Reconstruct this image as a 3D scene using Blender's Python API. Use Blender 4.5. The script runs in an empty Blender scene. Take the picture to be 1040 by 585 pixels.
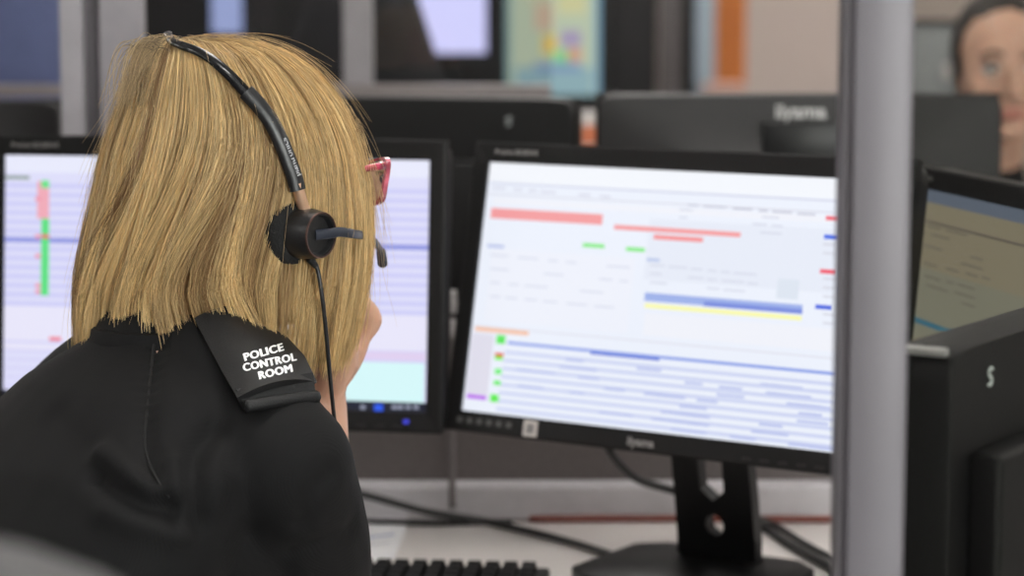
import bpy, bmesh, math, random
import numpy as np
from mathutils import Vector, Matrix
from mathutils.bvhtree import BVHTree

random.seed(7)
rng = np.random.default_rng(7)
R = math.radians
SC = bpy.context.scene
COL = SC.collection

# ------------------------------------------------------------------ camera, light, exposure
FPX = 2455.0                       # focal length in pixels of a 1040 px wide frame
CAM = Vector((0, 0, 1.37))
PITCH = R(7)
cd = bpy.data.cameras.new('camera')
cam = bpy.data.objects.new('camera', cd)
COL.objects.link(cam)
cam.location = CAM
cam.rotation_euler = (R(90) - PITCH, 0, 0)
cd.sensor_width = 36
cd.lens = FPX * 36 / 1040
cd.clip_start = .05
cd.dof.use_dof = True
cd.dof.focus_distance = 1.99
cd.dof.aperture_fstop = 3.9
SC.camera = cam

wd = bpy.data.worlds.new('world')
SC.world = wd
wd.use_nodes = True
wd.node_tree.nodes['Background'].inputs[0].default_value = (1, .985, .97, 1)
wd.node_tree.nodes['Background'].inputs[1].default_value = 33.0      # bright overcast sky outside the added windows
SC.view_settings.view_transform = 'Standard'
SC.view_settings.look = 'None'
SC.view_settings.gamma = 1
SC.view_settings.use_curve_mapping = False
SC.view_settings.exposure = 0.3
LIGHT_STRENGTH = 17.0              # ceiling panels
ADDED_WINDOWS = [(1.5, 2.75), (2.95, 4.2)]  # window openings added behind the camera to light the hair (x from, to)
WZ0, WZ1 = .9, 2.35
for wx0, wx1 in ADDED_WINDOWS:           # portals guide the sky light through the added openings
    ld = bpy.data.lights.new('added_window_portal', 'AREA')
    ld.shape = 'RECTANGLE'
    ld.size, ld.size_y = wx1 - wx0, WZ1 - WZ0
    ld.cycles.is_portal = True
    lo = bpy.data.objects.new('added_window_portal', ld)
    lo.location = ((wx0 + wx1) / 2, -3.06, (WZ0 + WZ1) / 2)
    lo.rotation_euler = (R(90), 0, 0)
    COL.objects.link(lo)


def W(px, py, Y):
    """point of the room at depth Y seen at pixel (px, py)"""
    c, s = math.cos(PITCH), math.sin(PITCH)
    r, u = (px - 520) / FPX, (292.5 - py) / FPX
    d = Vector((r, c + u * s, -s + u * c))
    return CAM + d * (Y / d.y)


# ------------------------------------------------------------------ materials
MATS = {}


def mat(name, col, rough=.5, metal=0., var=.06, scale=40., bump=0., bscale=None, sheen=0., spec=.5,
        emit=None, estr=0., trans=0., coat=0.):
    if name in MATS:
        return MATS[name]
    m = bpy.data.materials.new(name)
    m.use_nodes = True
    nt = m.node_tree
    b = nt.nodes['Principled BSDF']
    b.inputs['Roughness'].default_value = rough
    b.inputs['Metallic'].default_value = metal
    b.inputs['Specular IOR Level'].default_value = spec
    b.inputs['Transmission Weight'].default_value = trans
    b.inputs['Coat Weight'].default_value = coat
    if sheen:
        b.inputs['Sheen Weight'].default_value = sheen
        b.inputs['Sheen Roughness'].default_value = .5
    tc = nt.nodes.new('ShaderNodeTexCoord')
    no = nt.nodes.new('ShaderNodeTexNoise')
    no.inputs['Scale'].default_value = scale
    no.inputs['Detail'].default_value = 4
    nt.links.new(tc.outputs['Object'], no.inputs['Vector'])
    rp = nt.nodes.new('ShaderNodeValToRGB')
    rp.color_ramp.elements[0].position = .3
    rp.color_ramp.elements[1].position = .7
    rp.color_ramp.elements[0].color = tuple(c * (1 - var) for c in col) + (1,)
    rp.color_ramp.elements[1].color = tuple(min(1, c * (1 + var)) for c in col) + (1,)
    nt.links.new(no.outputs['Fac'], rp.inputs[0])
    nt.links.new(rp.outputs[0], b.inputs['Base Color'])
    if bump:
        bn = nt.nodes.new('ShaderNodeTexNoise')
        bn.inputs['Scale'].default_value = bscale or scale * 6
        bn.inputs['Detail'].default_value = 3
        nt.links.new(tc.outputs['Object'], bn.inputs['Vector'])
        bp = nt.nodes.new('ShaderNodeBump')
        bp.inputs['Strength'].default_value = bump
        bp.inputs['Distance'].default_value = .002
        nt.links.new(bn.outputs['Fac'], bp.inputs['Height'])
        nt.links.new(bp.outputs[0], b.inputs['Normal'])
    if emit:
        b.inputs['Emission Color'].default_value = tuple(emit) + (1,)
        b.inputs['Emission Strength'].default_value = estr
    MATS[name] = m
    return m


def attr_emit(name, strength):
    """display: colours of the shown page come from the mesh, the display gives off light"""
    if name in MATS:
        return MATS[name]
    m = bpy.data.materials.new(name)
    m.use_nodes = True
    nt = m.node_tree
    b = nt.nodes['Principled BSDF']
    b.inputs['Base Color'].default_value = (.01, .01, .012, 1)
    b.inputs['Roughness'].default_value = .45
    a = nt.nodes.new('ShaderNodeAttribute')
    a.attribute_name = 'page'
    nt.links.new(a.outputs['Color'], b.inputs['Emission Color'])
    b.inputs['Emission Strength'].default_value = strength
    MATS[name] = m
    return m


def knit_mat():
    m = mat('black_knit', (.0038, .0037, .0040), .82, 0, .12, 30, sheen=.0, spec=.22)
    nt = m.node_tree
    b = nt.nodes['Principled BSDF']
    tc = nt.nodes.new('ShaderNodeTexCoord')
    mp = nt.nodes.new('ShaderNodeMapping')
    mp.inputs['Rotation'].default_value = (0, 0, R(46))
    wv = nt.nodes.new('ShaderNodeTexWave')
    wv.wave_type = 'BANDS'
    wv.bands_direction = 'X'
    wv.inputs['Scale'].default_value = 190
    wv.inputs['Distortion'].default_value = .6
    wv.inputs['Detail'].default_value = 1
    bp = nt.nodes.new('ShaderNodeBump')
    bp.inputs['Strength'].default_value = .14
    bp.inputs['Distance'].default_value = .0010
    nt.links.new(tc.outputs['Object'], mp.inputs[0])
    nt.links.new(mp.outputs[0], wv.inputs[0])
    no = nt.nodes.new('ShaderNodeTexNoise')
    no.inputs['Scale'].default_value = 700
    nt.links.new(tc.outputs['Object'], no.inputs[0])
    ad = nt.nodes.new('ShaderNodeMath')
    ad.operation = 'ADD'
    nt.links.new(wv.outputs['Fac'], ad.inputs[0])
    nt.links.new(no.outputs['Fac'], ad.inputs[1])
    nt.links.new(ad.outputs[0], bp.inputs['Height'])
    nt.links.new(bp.outputs[0], b.inputs['Normal'])
    return m


def skin_mat(name, col):
    m = mat(name, col, .48, 0, .10, 25, bump=.15, bscale=350, spec=.4)
    b = m.node_tree.nodes['Principled BSDF']
    b.inputs['Subsurface Weight'].default_value = .25
    b.inputs['Subsurface Radius'].default_value = (.012, .005, .003)
    b.inputs['Subsurface Scale'].default_value = .6
    return m


def hair_mat(name, rough=.36, spec=.6):
    m = bpy.data.materials.new(name)
    m.use_nodes = True
    nt = m.node_tree
    b = nt.nodes['Principled BSDF']
    a = nt.nodes.new('ShaderNodeAttribute')
    a.attribute_name = 'strand'
    hs = nt.nodes.new('ShaderNodeHueSaturation')
    no = nt.nodes.new('ShaderNodeTexNoise')
    no.inputs['Scale'].default_value = 60
    tc = nt.nodes.new('ShaderNodeTexCoord')
    nt.links.new(tc.outputs['Object'], no.inputs[0])
    mr = nt.nodes.new('ShaderNodeMapRange')
    mr.inputs[1].default_value, mr.inputs[2].default_value = .3, .7
    mr.inputs[3].default_value, mr.inputs[4].default_value = .94, 1.06
    nt.links.new(no.outputs['Fac'], mr.inputs[0])
    nt.links.new(mr.outputs[0], hs.inputs['Value'])
    nt.links.new(a.outputs['Color'], hs.inputs['Color'])
    nt.links.new(hs.outputs[0], b.inputs['Base Color'])
    b.inputs['Roughness'].default_value = rough
    b.inputs['Specular IOR Level'].default_value = spec
    tl = nt.nodes.new('ShaderNodeBsdfTranslucent')
    nt.links.new(hs.outputs[0], tl.inputs[0])
    mx = nt.nodes.new('ShaderNodeMixShader')
    mx.inputs[0].default_value = .28
    nt.links.new(b.outputs[0], mx.inputs[1])
    nt.links.new(tl.outputs[0], mx.inputs[2])
    nt.links.new(mx.outputs[0], nt.nodes['Material Output'].inputs[0])
    MATS[name] = m
    return m


def glass_mat(name, tint=(.93, .95, .95), refl=1.0):
    if name in MATS:
        return MATS[name]
    m = bpy.data.materials.new(name)
    m.use_nodes = True
    nt = m.node_tree
    nt.nodes.remove(nt.nodes['Principled BSDF'])
    out = nt.nodes['Material Output']
    t = nt.nodes.new('ShaderNodeBsdfTransparent')
    t.inputs[0].default_value = tint + (1,)
    g = nt.nodes.new('ShaderNodeBsdfGlossy')
    g.inputs['Roughness'].default_value = .02
    no = nt.nodes.new('ShaderNodeTexNoise')
    no.inputs['Scale'].default_value = 3
    bp = nt.nodes.new('ShaderNodeBump')
    bp.inputs['Strength'].default_value = .01
    nt.links.new(no.outputs['Fac'], bp.inputs['Height'])
    nt.links.new(bp.outputs[0], g.inputs['Normal'])
    fr = nt.nodes.new('ShaderNodeFresnel')
    fr.inputs[0].default_value = 1.4
    mx = nt.nodes.new('ShaderNodeMixShader')
    nt.links.new(fr.outputs[0], mx.inputs[0])
    nt.links.new(t.outputs[0], mx.inputs[1])
    nt.links.new(g.outputs[0], mx.inputs[2])
    nt.links.new(mx.outputs[0], out.inputs[0])
    MATS[name] = m
    return m


BLK = mat('black_plastic', (.0065, .0062, .0065), .5, spec=.3, bump=.25, bscale=900)
BLK2 = mat('satin_black_plastic', (.005, .005, .0055), .4, spec=.3)
DGREY = mat('dark_grey_plastic', (.014, .013, .0135), .5, spec=.35, bump=.2, bscale=600)
ALU = mat('grey_aluminium', (.118, .109, .121), .5, .1, .04, 12, bump=.05)
ALUD = mat('dark_grey_aluminium', (.11, .10, .11), .5, .2)
SILVER = mat('silver_print', (.35, .34, .34), .4, .3)
WHITEP = mat('white_print', (.75, .75, .75), .6)
DESK = mat('pale_laminate', (.66, .62, .60), .4, 0, .04, 8, bump=.05)
FABRIC = mat('taupe_divider_fabric', (.13, .112, .11), .9, 0, .12, 200, bump=.5, bscale=900)
RAILM = mat('pale_grey_rail', (.50, .48, .50), .45, .05)
DARKPAN = mat('charcoal_panel', (.011, .010, .0105), .85, 0, .2, 30, bump=.3)
CABLE = mat('black_cable', (.01, .01, .01), .45)
GLASS = glass_mat('partition_glass', (.80, .80, .78))


# ------------------------------------------------------------------ mesh helpers
def obj(name, vf, m=None, parent=None, smooth=False, world=False, auto=None):
    """one mesh object; vf = (verts, faces) or a Mesh. world: coordinates are world, parent is an unrotated Empty"""
    if isinstance(vf, bpy.types.Mesh):
        me = vf
    else:
        me = bpy.data.meshes.new(name)
        me.from_pydata([tuple(v) for v in vf[0]], [], vf[1])
    if world and parent is not None:
        me.transform(Matrix.Translation(-parent.location))
    if m is not None and len(me.materials) == 0:
        me.materials.append(m)
    if smooth:
        me.polygons.foreach_set('use_smooth', [True] * len(me.polygons))
    if auto is not None:
        me.polygons.foreach_set('use_smooth', [True] * len(me.polygons))
        me.set_sharp_from_angle(angle=R(auto))
    o = bpy.data.objects.new(name, me)
    COL.objects.link(o)
    if parent is not None:
        o.parent = parent
    return o


def tag(o, label, cat, group=None):
    o['label'] = label
    o['category'] = cat
    if group:
        o['group'] = group
    return o


def struct(o, label=None):
    o['kind'] = 'structure'
    if label:
        o['label'] = label
    return o


def empty(name, loc, rz, label, cat, group=None):
    e = bpy.data.objects.new(name, None)
    e.empty_display_size = .05
    e.location = loc
    e.rotation_euler = (0, 0, rz)
    COL.objects.link(e)
    return tag(e, label, cat, group)


def vf_bm(bm):
    me = bpy.data.meshes.new('m')
    bm.to_mesh(me)
    bm.free()
    return me


def box(size, loc=(0, 0, 0), bevel=0., seg=2, M=None):
    bm = bmesh.new()
    bmesh.ops.create_cube(bm, size=1)
    bmesh.ops.scale(bm, vec=size, verts=bm.verts)
    if bevel:
        bmesh.ops.bevel(bm, geom=bm.edges[:], offset=bevel, segments=seg, profile=.5, affect='EDGES')
    bmesh.ops.translate(bm, vec=loc, verts=bm.verts)
    if M is not None:
        bmesh.ops.transform(bm, matrix=M, verts=bm.verts)
    return vf_bm(bm)


def join(*meshes):
    bm = bmesh.new()
    for me in meshes:
        bm.from_mesh(me)
    return vf_bm(bm)


def catmull(pts, n):
    P = np.array([tuple(p) for p in pts], float)
    if len(P) < 3:
        t = np.linspace(0, 1, n)[:, None]
        return P[0] * (1 - t) + P[-1] * t
    Q = np.vstack([2 * P[0] - P[1], P, 2 * P[-1] - P[-2]])
    out = []
    m = len(P) - 1
    for s in np.linspace(0, m, n):
        i = min(int(s), m - 1)
        t = s - i
        a, b, c, d = Q[i:i + 4]
        out.append(.5 * ((2 * b) + (c - a) * t + (2 * a - 5 * b + 4 * c - d) * t * t + (3 * b - a - 3 * c + d) * t ** 3))
    return np.array(out)


def tube(pts, rad, n=24, k=8, cap=True):
    """round tube through pts; rad a number or one radius per control point"""
    P = catmull(pts, n)
    rr = np.full(n, rad) if np.isscalar(rad) else np.interp(np.linspace(0, 1, n), np.linspace(0, 1, len(rad)), rad)
    T = np.gradient(P, axis=0)
    T /= np.linalg.norm(T, axis=1)[:, None] + 1e-12
    up = np.array([0, 0, 1.]) if abs(T[0][2]) < .9 else np.array([1., 0, 0])
    N = np.cross(T[0], up)
    N /= np.linalg.norm(N)
    V, F = [], []
    for i in range(n):
        N = N - T[i] * np.dot(N, T[i])
        N /= np.linalg.norm(N)
        B = np.cross(T[i], N)
        for j in range(k):
            a = 2 * math.pi * j / k
            V.append(P[i] + rr[i] * (math.cos(a) * N + math.sin(a) * B))
    for i in range(n - 1):
        for j in range(k):
            F.append((i * k + j, i * k + (j + 1) % k, (i + 1) * k + (j + 1) % k, (i + 1) * k + j))
    if cap:
        F.append(tuple(range(k))[::-1])
        F.append(tuple((n - 1) * k + j for j in range(k)))
    return V, F


def ribbon(P, Nn, w, th, wfun=None):
    """flat strip along points P with surface normals Nn, width w and thickness th"""
    n = len(P)
    T = np.gradient(P, axis=0)
    T /= np.linalg.norm(T, axis=1)[:, None]
    V, F = [], []
    prof = [(-1, 0), (-.9, .5), (-.6, .85), (0, 1), (.6, .85), (.9, .5), (1, 0), (.86, -.6), (-.86, -.6)]
    k = len(prof)
    for i in range(n):
        B = np.cross(T[i], Nn[i])
        B /= np.linalg.norm(B)
        N = np.cross(B, T[i])
        ww = w if wfun is None else w * wfun(i / (n - 1))
        for (a, b) in prof:
            V.append(P[i] + B * a * ww / 2 + N * b * th / 2)
    for i in range(n - 1):
        for j in range(k):
            F.append((i * k + j, i * k + (j + 1) % k, (i + 1) * k + (j + 1) % k, (i + 1) * k + j))
    F.append(tuple(range(k))[::-1])
    F.append(tuple((n - 1) * k + j for j in range(k)))
    return V, F


def lathe(profile, k=24, M=None):
    """profile (r, z) turned about z"""
    V, F = [], []
    n = len(profile)
    for (r, z) in profile:
        for j in range(k):
            a = 2 * math.pi * j / k
            V.append(Vector((r * math.cos(a), r * math.sin(a), z)))
    for i in range(n - 1):
        for j in range(k):
            F.append((i * k + j, i * k + (j + 1) % k, (i + 1) * k + (j + 1) % k, (i + 1) * k + j))
    if tuple(profile[0]) != tuple(profile[-1]):
        F.append(tuple(range(k))[::-1])
        F.append(tuple((n - 1) * k + j for j in range(k)))
    if M is not None:
        V = [M @ v for v in V]
    return V, F


def prism(poly, z0, z1):
    n = len(poly)
    V = [(x, y, z0) for x, y in poly] + [(x, y, z1) for x, y in poly]
    F = [tuple(range(n))[::-1], tuple(range(n, 2 * n))]
    F += [(i, (i + 1) % n, n + (i + 1) % n, n + i) for i in range(n)]
    return V, F


def mesh_of(vf):
    me = bpy.data.meshes.new('m')
    me.from_pydata([tuple(v) for v in vf[0]], [], vf[1])
    return me


def bevelled(vf, off, seg=2):
    bm = bmesh.new()
    bm.from_mesh(mesh_of(vf))
    bmesh.ops.recalc_face_normals(bm, faces=bm.faces)
    bmesh.ops.bevel(bm, geom=bm.edges[:], offset=off, segments=seg, profile=.5, affect='EDGES')
    return vf_bm(bm)


def axis_M(origin, z, x=None):
    z = Vector(z).normalized()
    x = Vector(x) if x is not None else (Vector((0, 0, 1)) if abs(z.z) < .9 else Vector((1, 0, 0)))
    y = z.cross(x).normalized()
    x = y.cross(z).normalized()
    M = Matrix((x, y, z)).transposed().to_4x4()
    M.translation = Vector(origin)
    return M


def text_mesh(s, size, thick=0., extr=.0002, spacing=1.0):
    cu = bpy.data.curves.new('t', 'FONT')
    cu.body = s
    cu.size = size
    cu.align_x = 'CENTER'
    cu.align_y = 'CENTER'
    cu.offset = thick
    cu.extrude = extr
    cu.resolution_u = 3
    cu.space_character = spacing
    o = bpy.data.objects.new('t', cu)
    COL.objects.link(o)
    bpy.context.view_layer.update()
    me = bpy.data.meshes.new_from_object(o.evaluated_get(bpy.context.evaluated_depsgraph_get()))
    bpy.data.objects.remove(o)
    me.materials.clear()
    return me


def ellipsoid(c, r, M=None, sub=3):
    bm = bmesh.new()
    bmesh.ops.create_icosphere(bm, subdivisions=sub, radius=1)
    bmesh.ops.scale(bm, vec=r, verts=bm.verts)
    bmesh.ops.translate(bm, vec=c, verts=bm.verts)
    if M is not None:
        bmesh.ops.transform(bm, matrix=M, verts=bm.verts)
    return vf_bm(bm)


def limb(pts, rads, M=None, n=None, k=16):
    """tapered closed limb with rounded ends"""
    n = n or max(8, 6 * len(pts))
    me = mesh_of(tube(pts, rads, n, k))
    parts = [me, ellipsoid(pts[0], (rads[0],) * 3), ellipsoid(pts[-1], (rads[-1],) * 3)]
    j = join(*parts)
    if M is not None:
        j.transform(M)
    return j


def loft(secs, k=28, p=2.4):
    """closed loft of superellipse sections (centre, half width vector, half depth vector)"""
    V, F = [], []
    n = len(secs)
    for c, a, b in secs:
        c, a, b = Vector(c), Vector(a), Vector(b)
        for j in range(k):
            t = 2 * math.pi * j / k
            ct, st = math.cos(t), math.sin(t)
            V.append(c + a * math.copysign(abs(ct) ** (2 / p), ct) + b * math.copysign(abs(st) ** (2 / p), st))
    for i in range(n - 1):
        for j in range(k):
            F.append((i * k + j, i * k + (j + 1) % k, (i + 1) * k + (j + 1) % k, (i + 1) * k + j))
    F.append(tuple(range(k))[::-1])
    F.append(tuple((n - 1) * k + j for j in range(k)))
    bm = bmesh.new()
    bm.from_mesh(mesh_of((V, F)))
    bmesh.ops.recalc_face_normals(bm, faces=bm.faces)
    return vf_bm(bm)


def fuse(meshes, voxel, smooth=4, factor=.5):
    """overlapping closed pieces -> one continuous skin"""
    me = join(*meshes)
    o = bpy.data.objects.new('fuse', me)
    COL.objects.link(o)
    md = o.modifiers.new('r', 'REMESH')
    md.mode = 'VOXEL'
    md.voxel_size = voxel
    if smooth:
        sm = o.modifiers.new('s', 'SMOOTH')
        sm.iterations = smooth
        sm.factor = factor
    bpy.context.view_layer.update()
    res = bpy.data.meshes.new_from_object(o.evaluated_get(bpy.context.evaluated_depsgraph_get()))
    bpy.data.objects.remove(o)
    res.polygons.foreach_set('use_smooth', [True] * len(res.polygons))
    return res


def bvh(me, off=Vector((0, 0, 0))):
    return BVHTree.FromPolygons([v.co + off for v in me.vertices], [tuple(p.vertices) for p in me.polygons])


def hit(tree, px, py):
    d = (W(px, py, 2.) - CAM).normalized()
    h = tree.ray_cast(CAM, d)
    return h[0], h[1]


def dup(root, loc=None, rz=None, label=None):
    r = root.copy()
    COL.objects.link(r)
    if loc is not None:
        r.location = loc
    if rz is not None:
        r.rotation_euler = (0, 0, rz)
    if label:
        r['label'] = label
    for ch in list(root.children):
        c = ch.copy()
        COL.objects.link(c)
        c.parent = r
        for g in list(ch.children):
            d = g.copy()
            COL.objects.link(d)
            d.parent = c
    return r


# ------------------------------------------------------------------ the room
X0, X1, Y0, Y1, ZC = -4.5, 4.5, -3.0, 8.5, 2.7
WALLM = mat('warm_cream_paint', (.42, .345, .31), .85, 0, .03, 3, bump=.05)
WALLW = mat('white_paint', (.72, .70, .69), .85, 0, .03, 3, bump=.05)
CEIL = mat('white_ceiling_tile', (.78, .78, .77), .9, 0, .04, 60, bump=.2)
CARPET = mat('dark_grey_carpet', (.06, .06, .065), .95, 0, .25, 120, bump=.8, bscale=500)
struct(obj('floor', box((X1 - X0, Y1 - Y0, .1), ((X0 + X1) / 2, (Y0 + Y1) / 2, -.05)), CARPET))
struct(obj('ceiling', box((X1 - X0, Y1 - Y0, .1), ((X0 + X1) / 2, (Y0 + Y1) / 2, ZC + .05)), CEIL))
struct(obj('wall_back', box((X1 - X0, .1, ZC), ((X0 + X1) / 2, Y1 + .05, ZC / 2)), WALLM))
bars = [X0] + [v for w_ in ADDED_WINDOWS for v in w_] + [X1]
wf = [box((bars[i + 1] - bars[i], .1, WZ1 - WZ0), ((bars[i] + bars[i + 1]) / 2, Y0 - .05, (WZ0 + WZ1) / 2)) for i in (0, 2, 4)]
wf += [box((X1 - X0, .1, WZ0), ((X0 + X1) / 2, Y0 - .05, WZ0 / 2)), box((X1 - X0, .1, ZC - WZ1), ((X0 + X1) / 2, Y0 - .05, (ZC + WZ1) / 2))]
struct(obj('wall_front', join(*wf), mat('slate_paint', (.10, .10, .11), .85, 0, .04, 3)))
WFR = mat('white_added_window_frame', (.75, .75, .75), .4)
WGL = glass_mat('added_window_glass', (.95, .97, .96))
for i, (wx0, wx1) in enumerate(ADDED_WINDOWS):  # unseen windows, added because the ceiling panels left the hair too dark
    cx_, cz_, ww_, wh_ = (wx0 + wx1) / 2, (WZ0 + WZ1) / 2, wx1 - wx0, WZ1 - WZ0
    fr = join(box((ww_, .06, .05), (cx_, Y0 - .05, WZ0 + .025)), box((ww_, .06, .05), (cx_, Y0 - .05, WZ1 - .025)), box((.05, .06, wh_ - .1), (wx0 + .025, Y0 - .05, cz_)),
              box((.05, .06, wh_ - .1), (wx1 - .025, Y0 - .05, cz_)), box((.04, .05, wh_ - .1), (cx_, Y0 - .05, cz_)))
    wo = struct(obj('added_window_%d' % (i + 1), fr, WFR))
    for sg in (-1, 1):
        obj('added_window_pane', box((ww_ / 2 - .07, .006, wh_ - .1), (cx_ + sg * (ww_ / 4 - .015), Y0 - .05, cz_)), WGL, wo)
struct(obj('wall_left', box((.1, Y1 - Y0, ZC), (X0 - .05, (Y0 + Y1) / 2, ZC / 2)), WALLW))
struct(obj('wall_right', box((.1, Y1 - Y0, ZC), (X1 + .05, (Y0 + Y1) / 2, ZC / 2)), WALLW))
BASEB = mat('grey_skirting', (.2, .2, .2), .5)
struct(obj('baseboard_back', box((X1 - X0, .02, .1), (0, Y1 - .01, .05)), BASEB))
struct(obj('baseboard_left', box((.02, Y1 - Y0, .1), (X0 + .01, (Y0 + Y1) / 2, .05)), BASEB))
struct(obj('baseboard_right', box((.02, Y1 - Y0, .1), (X1 - .01, (Y0 + Y1) / 2, .05)), BASEB))

LAMPF = mat('white_lamp_frame', (.8, .8, .8), .4)
LAMPD = mat('lit_diffuser', (.9, .9, .9), .5, emit=(1, .965, .92), estr=LIGHT_STRENGTH)
lamp0 = None
rows = ['behind the camera', 'over the foreground chair', 'over the curved desk', 'over the facing desks',
        'over the dark divider', 'by the cream back wall']
cols = ['left', 'middle', 'right']
for i, y in enumerate((-1.8, .2, 2.2, 4.0, 5.8, 7.5)):
    for j, x in enumerate((-2.6, .1, 2.6)):
        lab = 'square white ceiling light panel %s, %s one of its row' % (rows[i], cols[j])
        if lamp0 is None:
            lamp0 = empty('ceiling_light', (x, y, ZC), 0, lab, 'light', 'ceiling light panels')
            fr = join(box((.62, .03, .02), (0, .295, -.01)), box((.62, .03, .02), (0, -.295, -.01)),
                      box((.03, .56, .02), (.295, 0, -.01)), box((.03, .56, .02), (-.295, 0, -.01)))
            obj('frame', fr, LAMPF, lamp0)
            obj('diffuser', box((.558, .558, .006), (0, 0, -.008)), LAMPD, lamp0)
        else:
            dup(lamp0, (x, y, ZC), 0, lab)

# ------------------------------------------------------------------ desk, divider
ZD = .755
desk = empty('curved_desk', (.2, 2.3, 0), 0, 'pale laminate wrap-around desk carrying the monitors and keyboard', 'desk')
poly = [(-1.45, 2.772), (1.0, 2.772), (1.0, 1.56), (.16, 1.56), (-.02, 1.70), (-.20, 1.97), (-.34, 2.16), (-.62, 2.32), (-1.45, 2.36)]
poly = poly[::-1]
obj('worktop', bevelled(prism(poly, ZD - .028, ZD), .004), DESK, desk, world=True, auto=40)
for (x, y) in ((-1.38, 2.45), (-1.38, 2.72), (.93, 1.63), (.93, 2.72), (.22, 1.63)):
    obj('leg', join(box((.05, .05, ZD - .028), (x, y, (ZD - .028) / 2), .004), box((.07, .07, .02), (x, y, .01), .003)), ALU, desk, world=True)
obj('modesty_panel', box((2.3, .018, .35), (-.2, 2.755, .5)), DESK, desk, world=True)

div = empty('desk_divider', (-.2, 2.83, 0), 0, 'low taupe fabric desk divider behind the two front monitors', 'divider')
obj('fabric_panel', box((2.6, .04, .30), (-.2, 2.83, .82), .004), FABRIC, div, world=True)
obj('bottom_rail', box((2.6, .035, .042), (-.2, 2.792, .776), .004), RAILM, div, world=True)
obj('top_trim', box((2.6, .045, .012), (-.2, 2.83, .976), .003), ALUD, div, world=True)
for x in (-1.45, 1.05):
    obj('post', box((.045, .05, .98), (x, 2.83, .49), .004), ALU, div, world=True)

# ------------------------------------------------------------------ monitors
SW, SH = .477, .268


def s2l(c):
    return tuple(((v / 255) / 12.92 if v / 255 < .04045 else ((v / 255 + .055) / 1.055) ** 2.4) for v in c)


def page_mesh(place, rects):
    """flat shown page: rects (u0,v0,u1,v1,rgb) in 0..1 from the top left, later ones on top"""
    V, F, C = [], [], []
    for i, (u0, v0, u1, v1, c) in enumerate(rects):
        b = len(V)
        y = .0003 - .000006 * i
        for (u, v) in ((u0, v1), (u1, v1), (u1, v0), (u0, v0)):
            V.append(place((u - .5) * SW, y, (.5 - v) * SH))
        F.append((b, b + 1, b + 2, b + 3))
        C += [s2l(c)] * 4
    me = mesh_of((V, F))
    a = me.color_attributes.new('page', 'FLOAT_COLOR', 'POINT')
    for i, c in enumerate(C):
        a.data[i].color = c + (1,)
    return me


def map_mesh(me, fn):
    for v in me.vertices:
        v.co = fn(*v.co)
    me.update()
    return me


def glyph_s(fn, size):
    """small pale looped mark"""
    pts = [(.30, .42), (.05, .5), (-.22, .36), (-.18, .1), (.1, -.02), (.16, -.26), (-.05, -.46), (-.3, -.36)]
    me = mesh_of(tube([(x * size, 0, z * size) for x, z in pts], size * .09, 28, 6))
    return map_mesh(me, fn)


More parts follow.
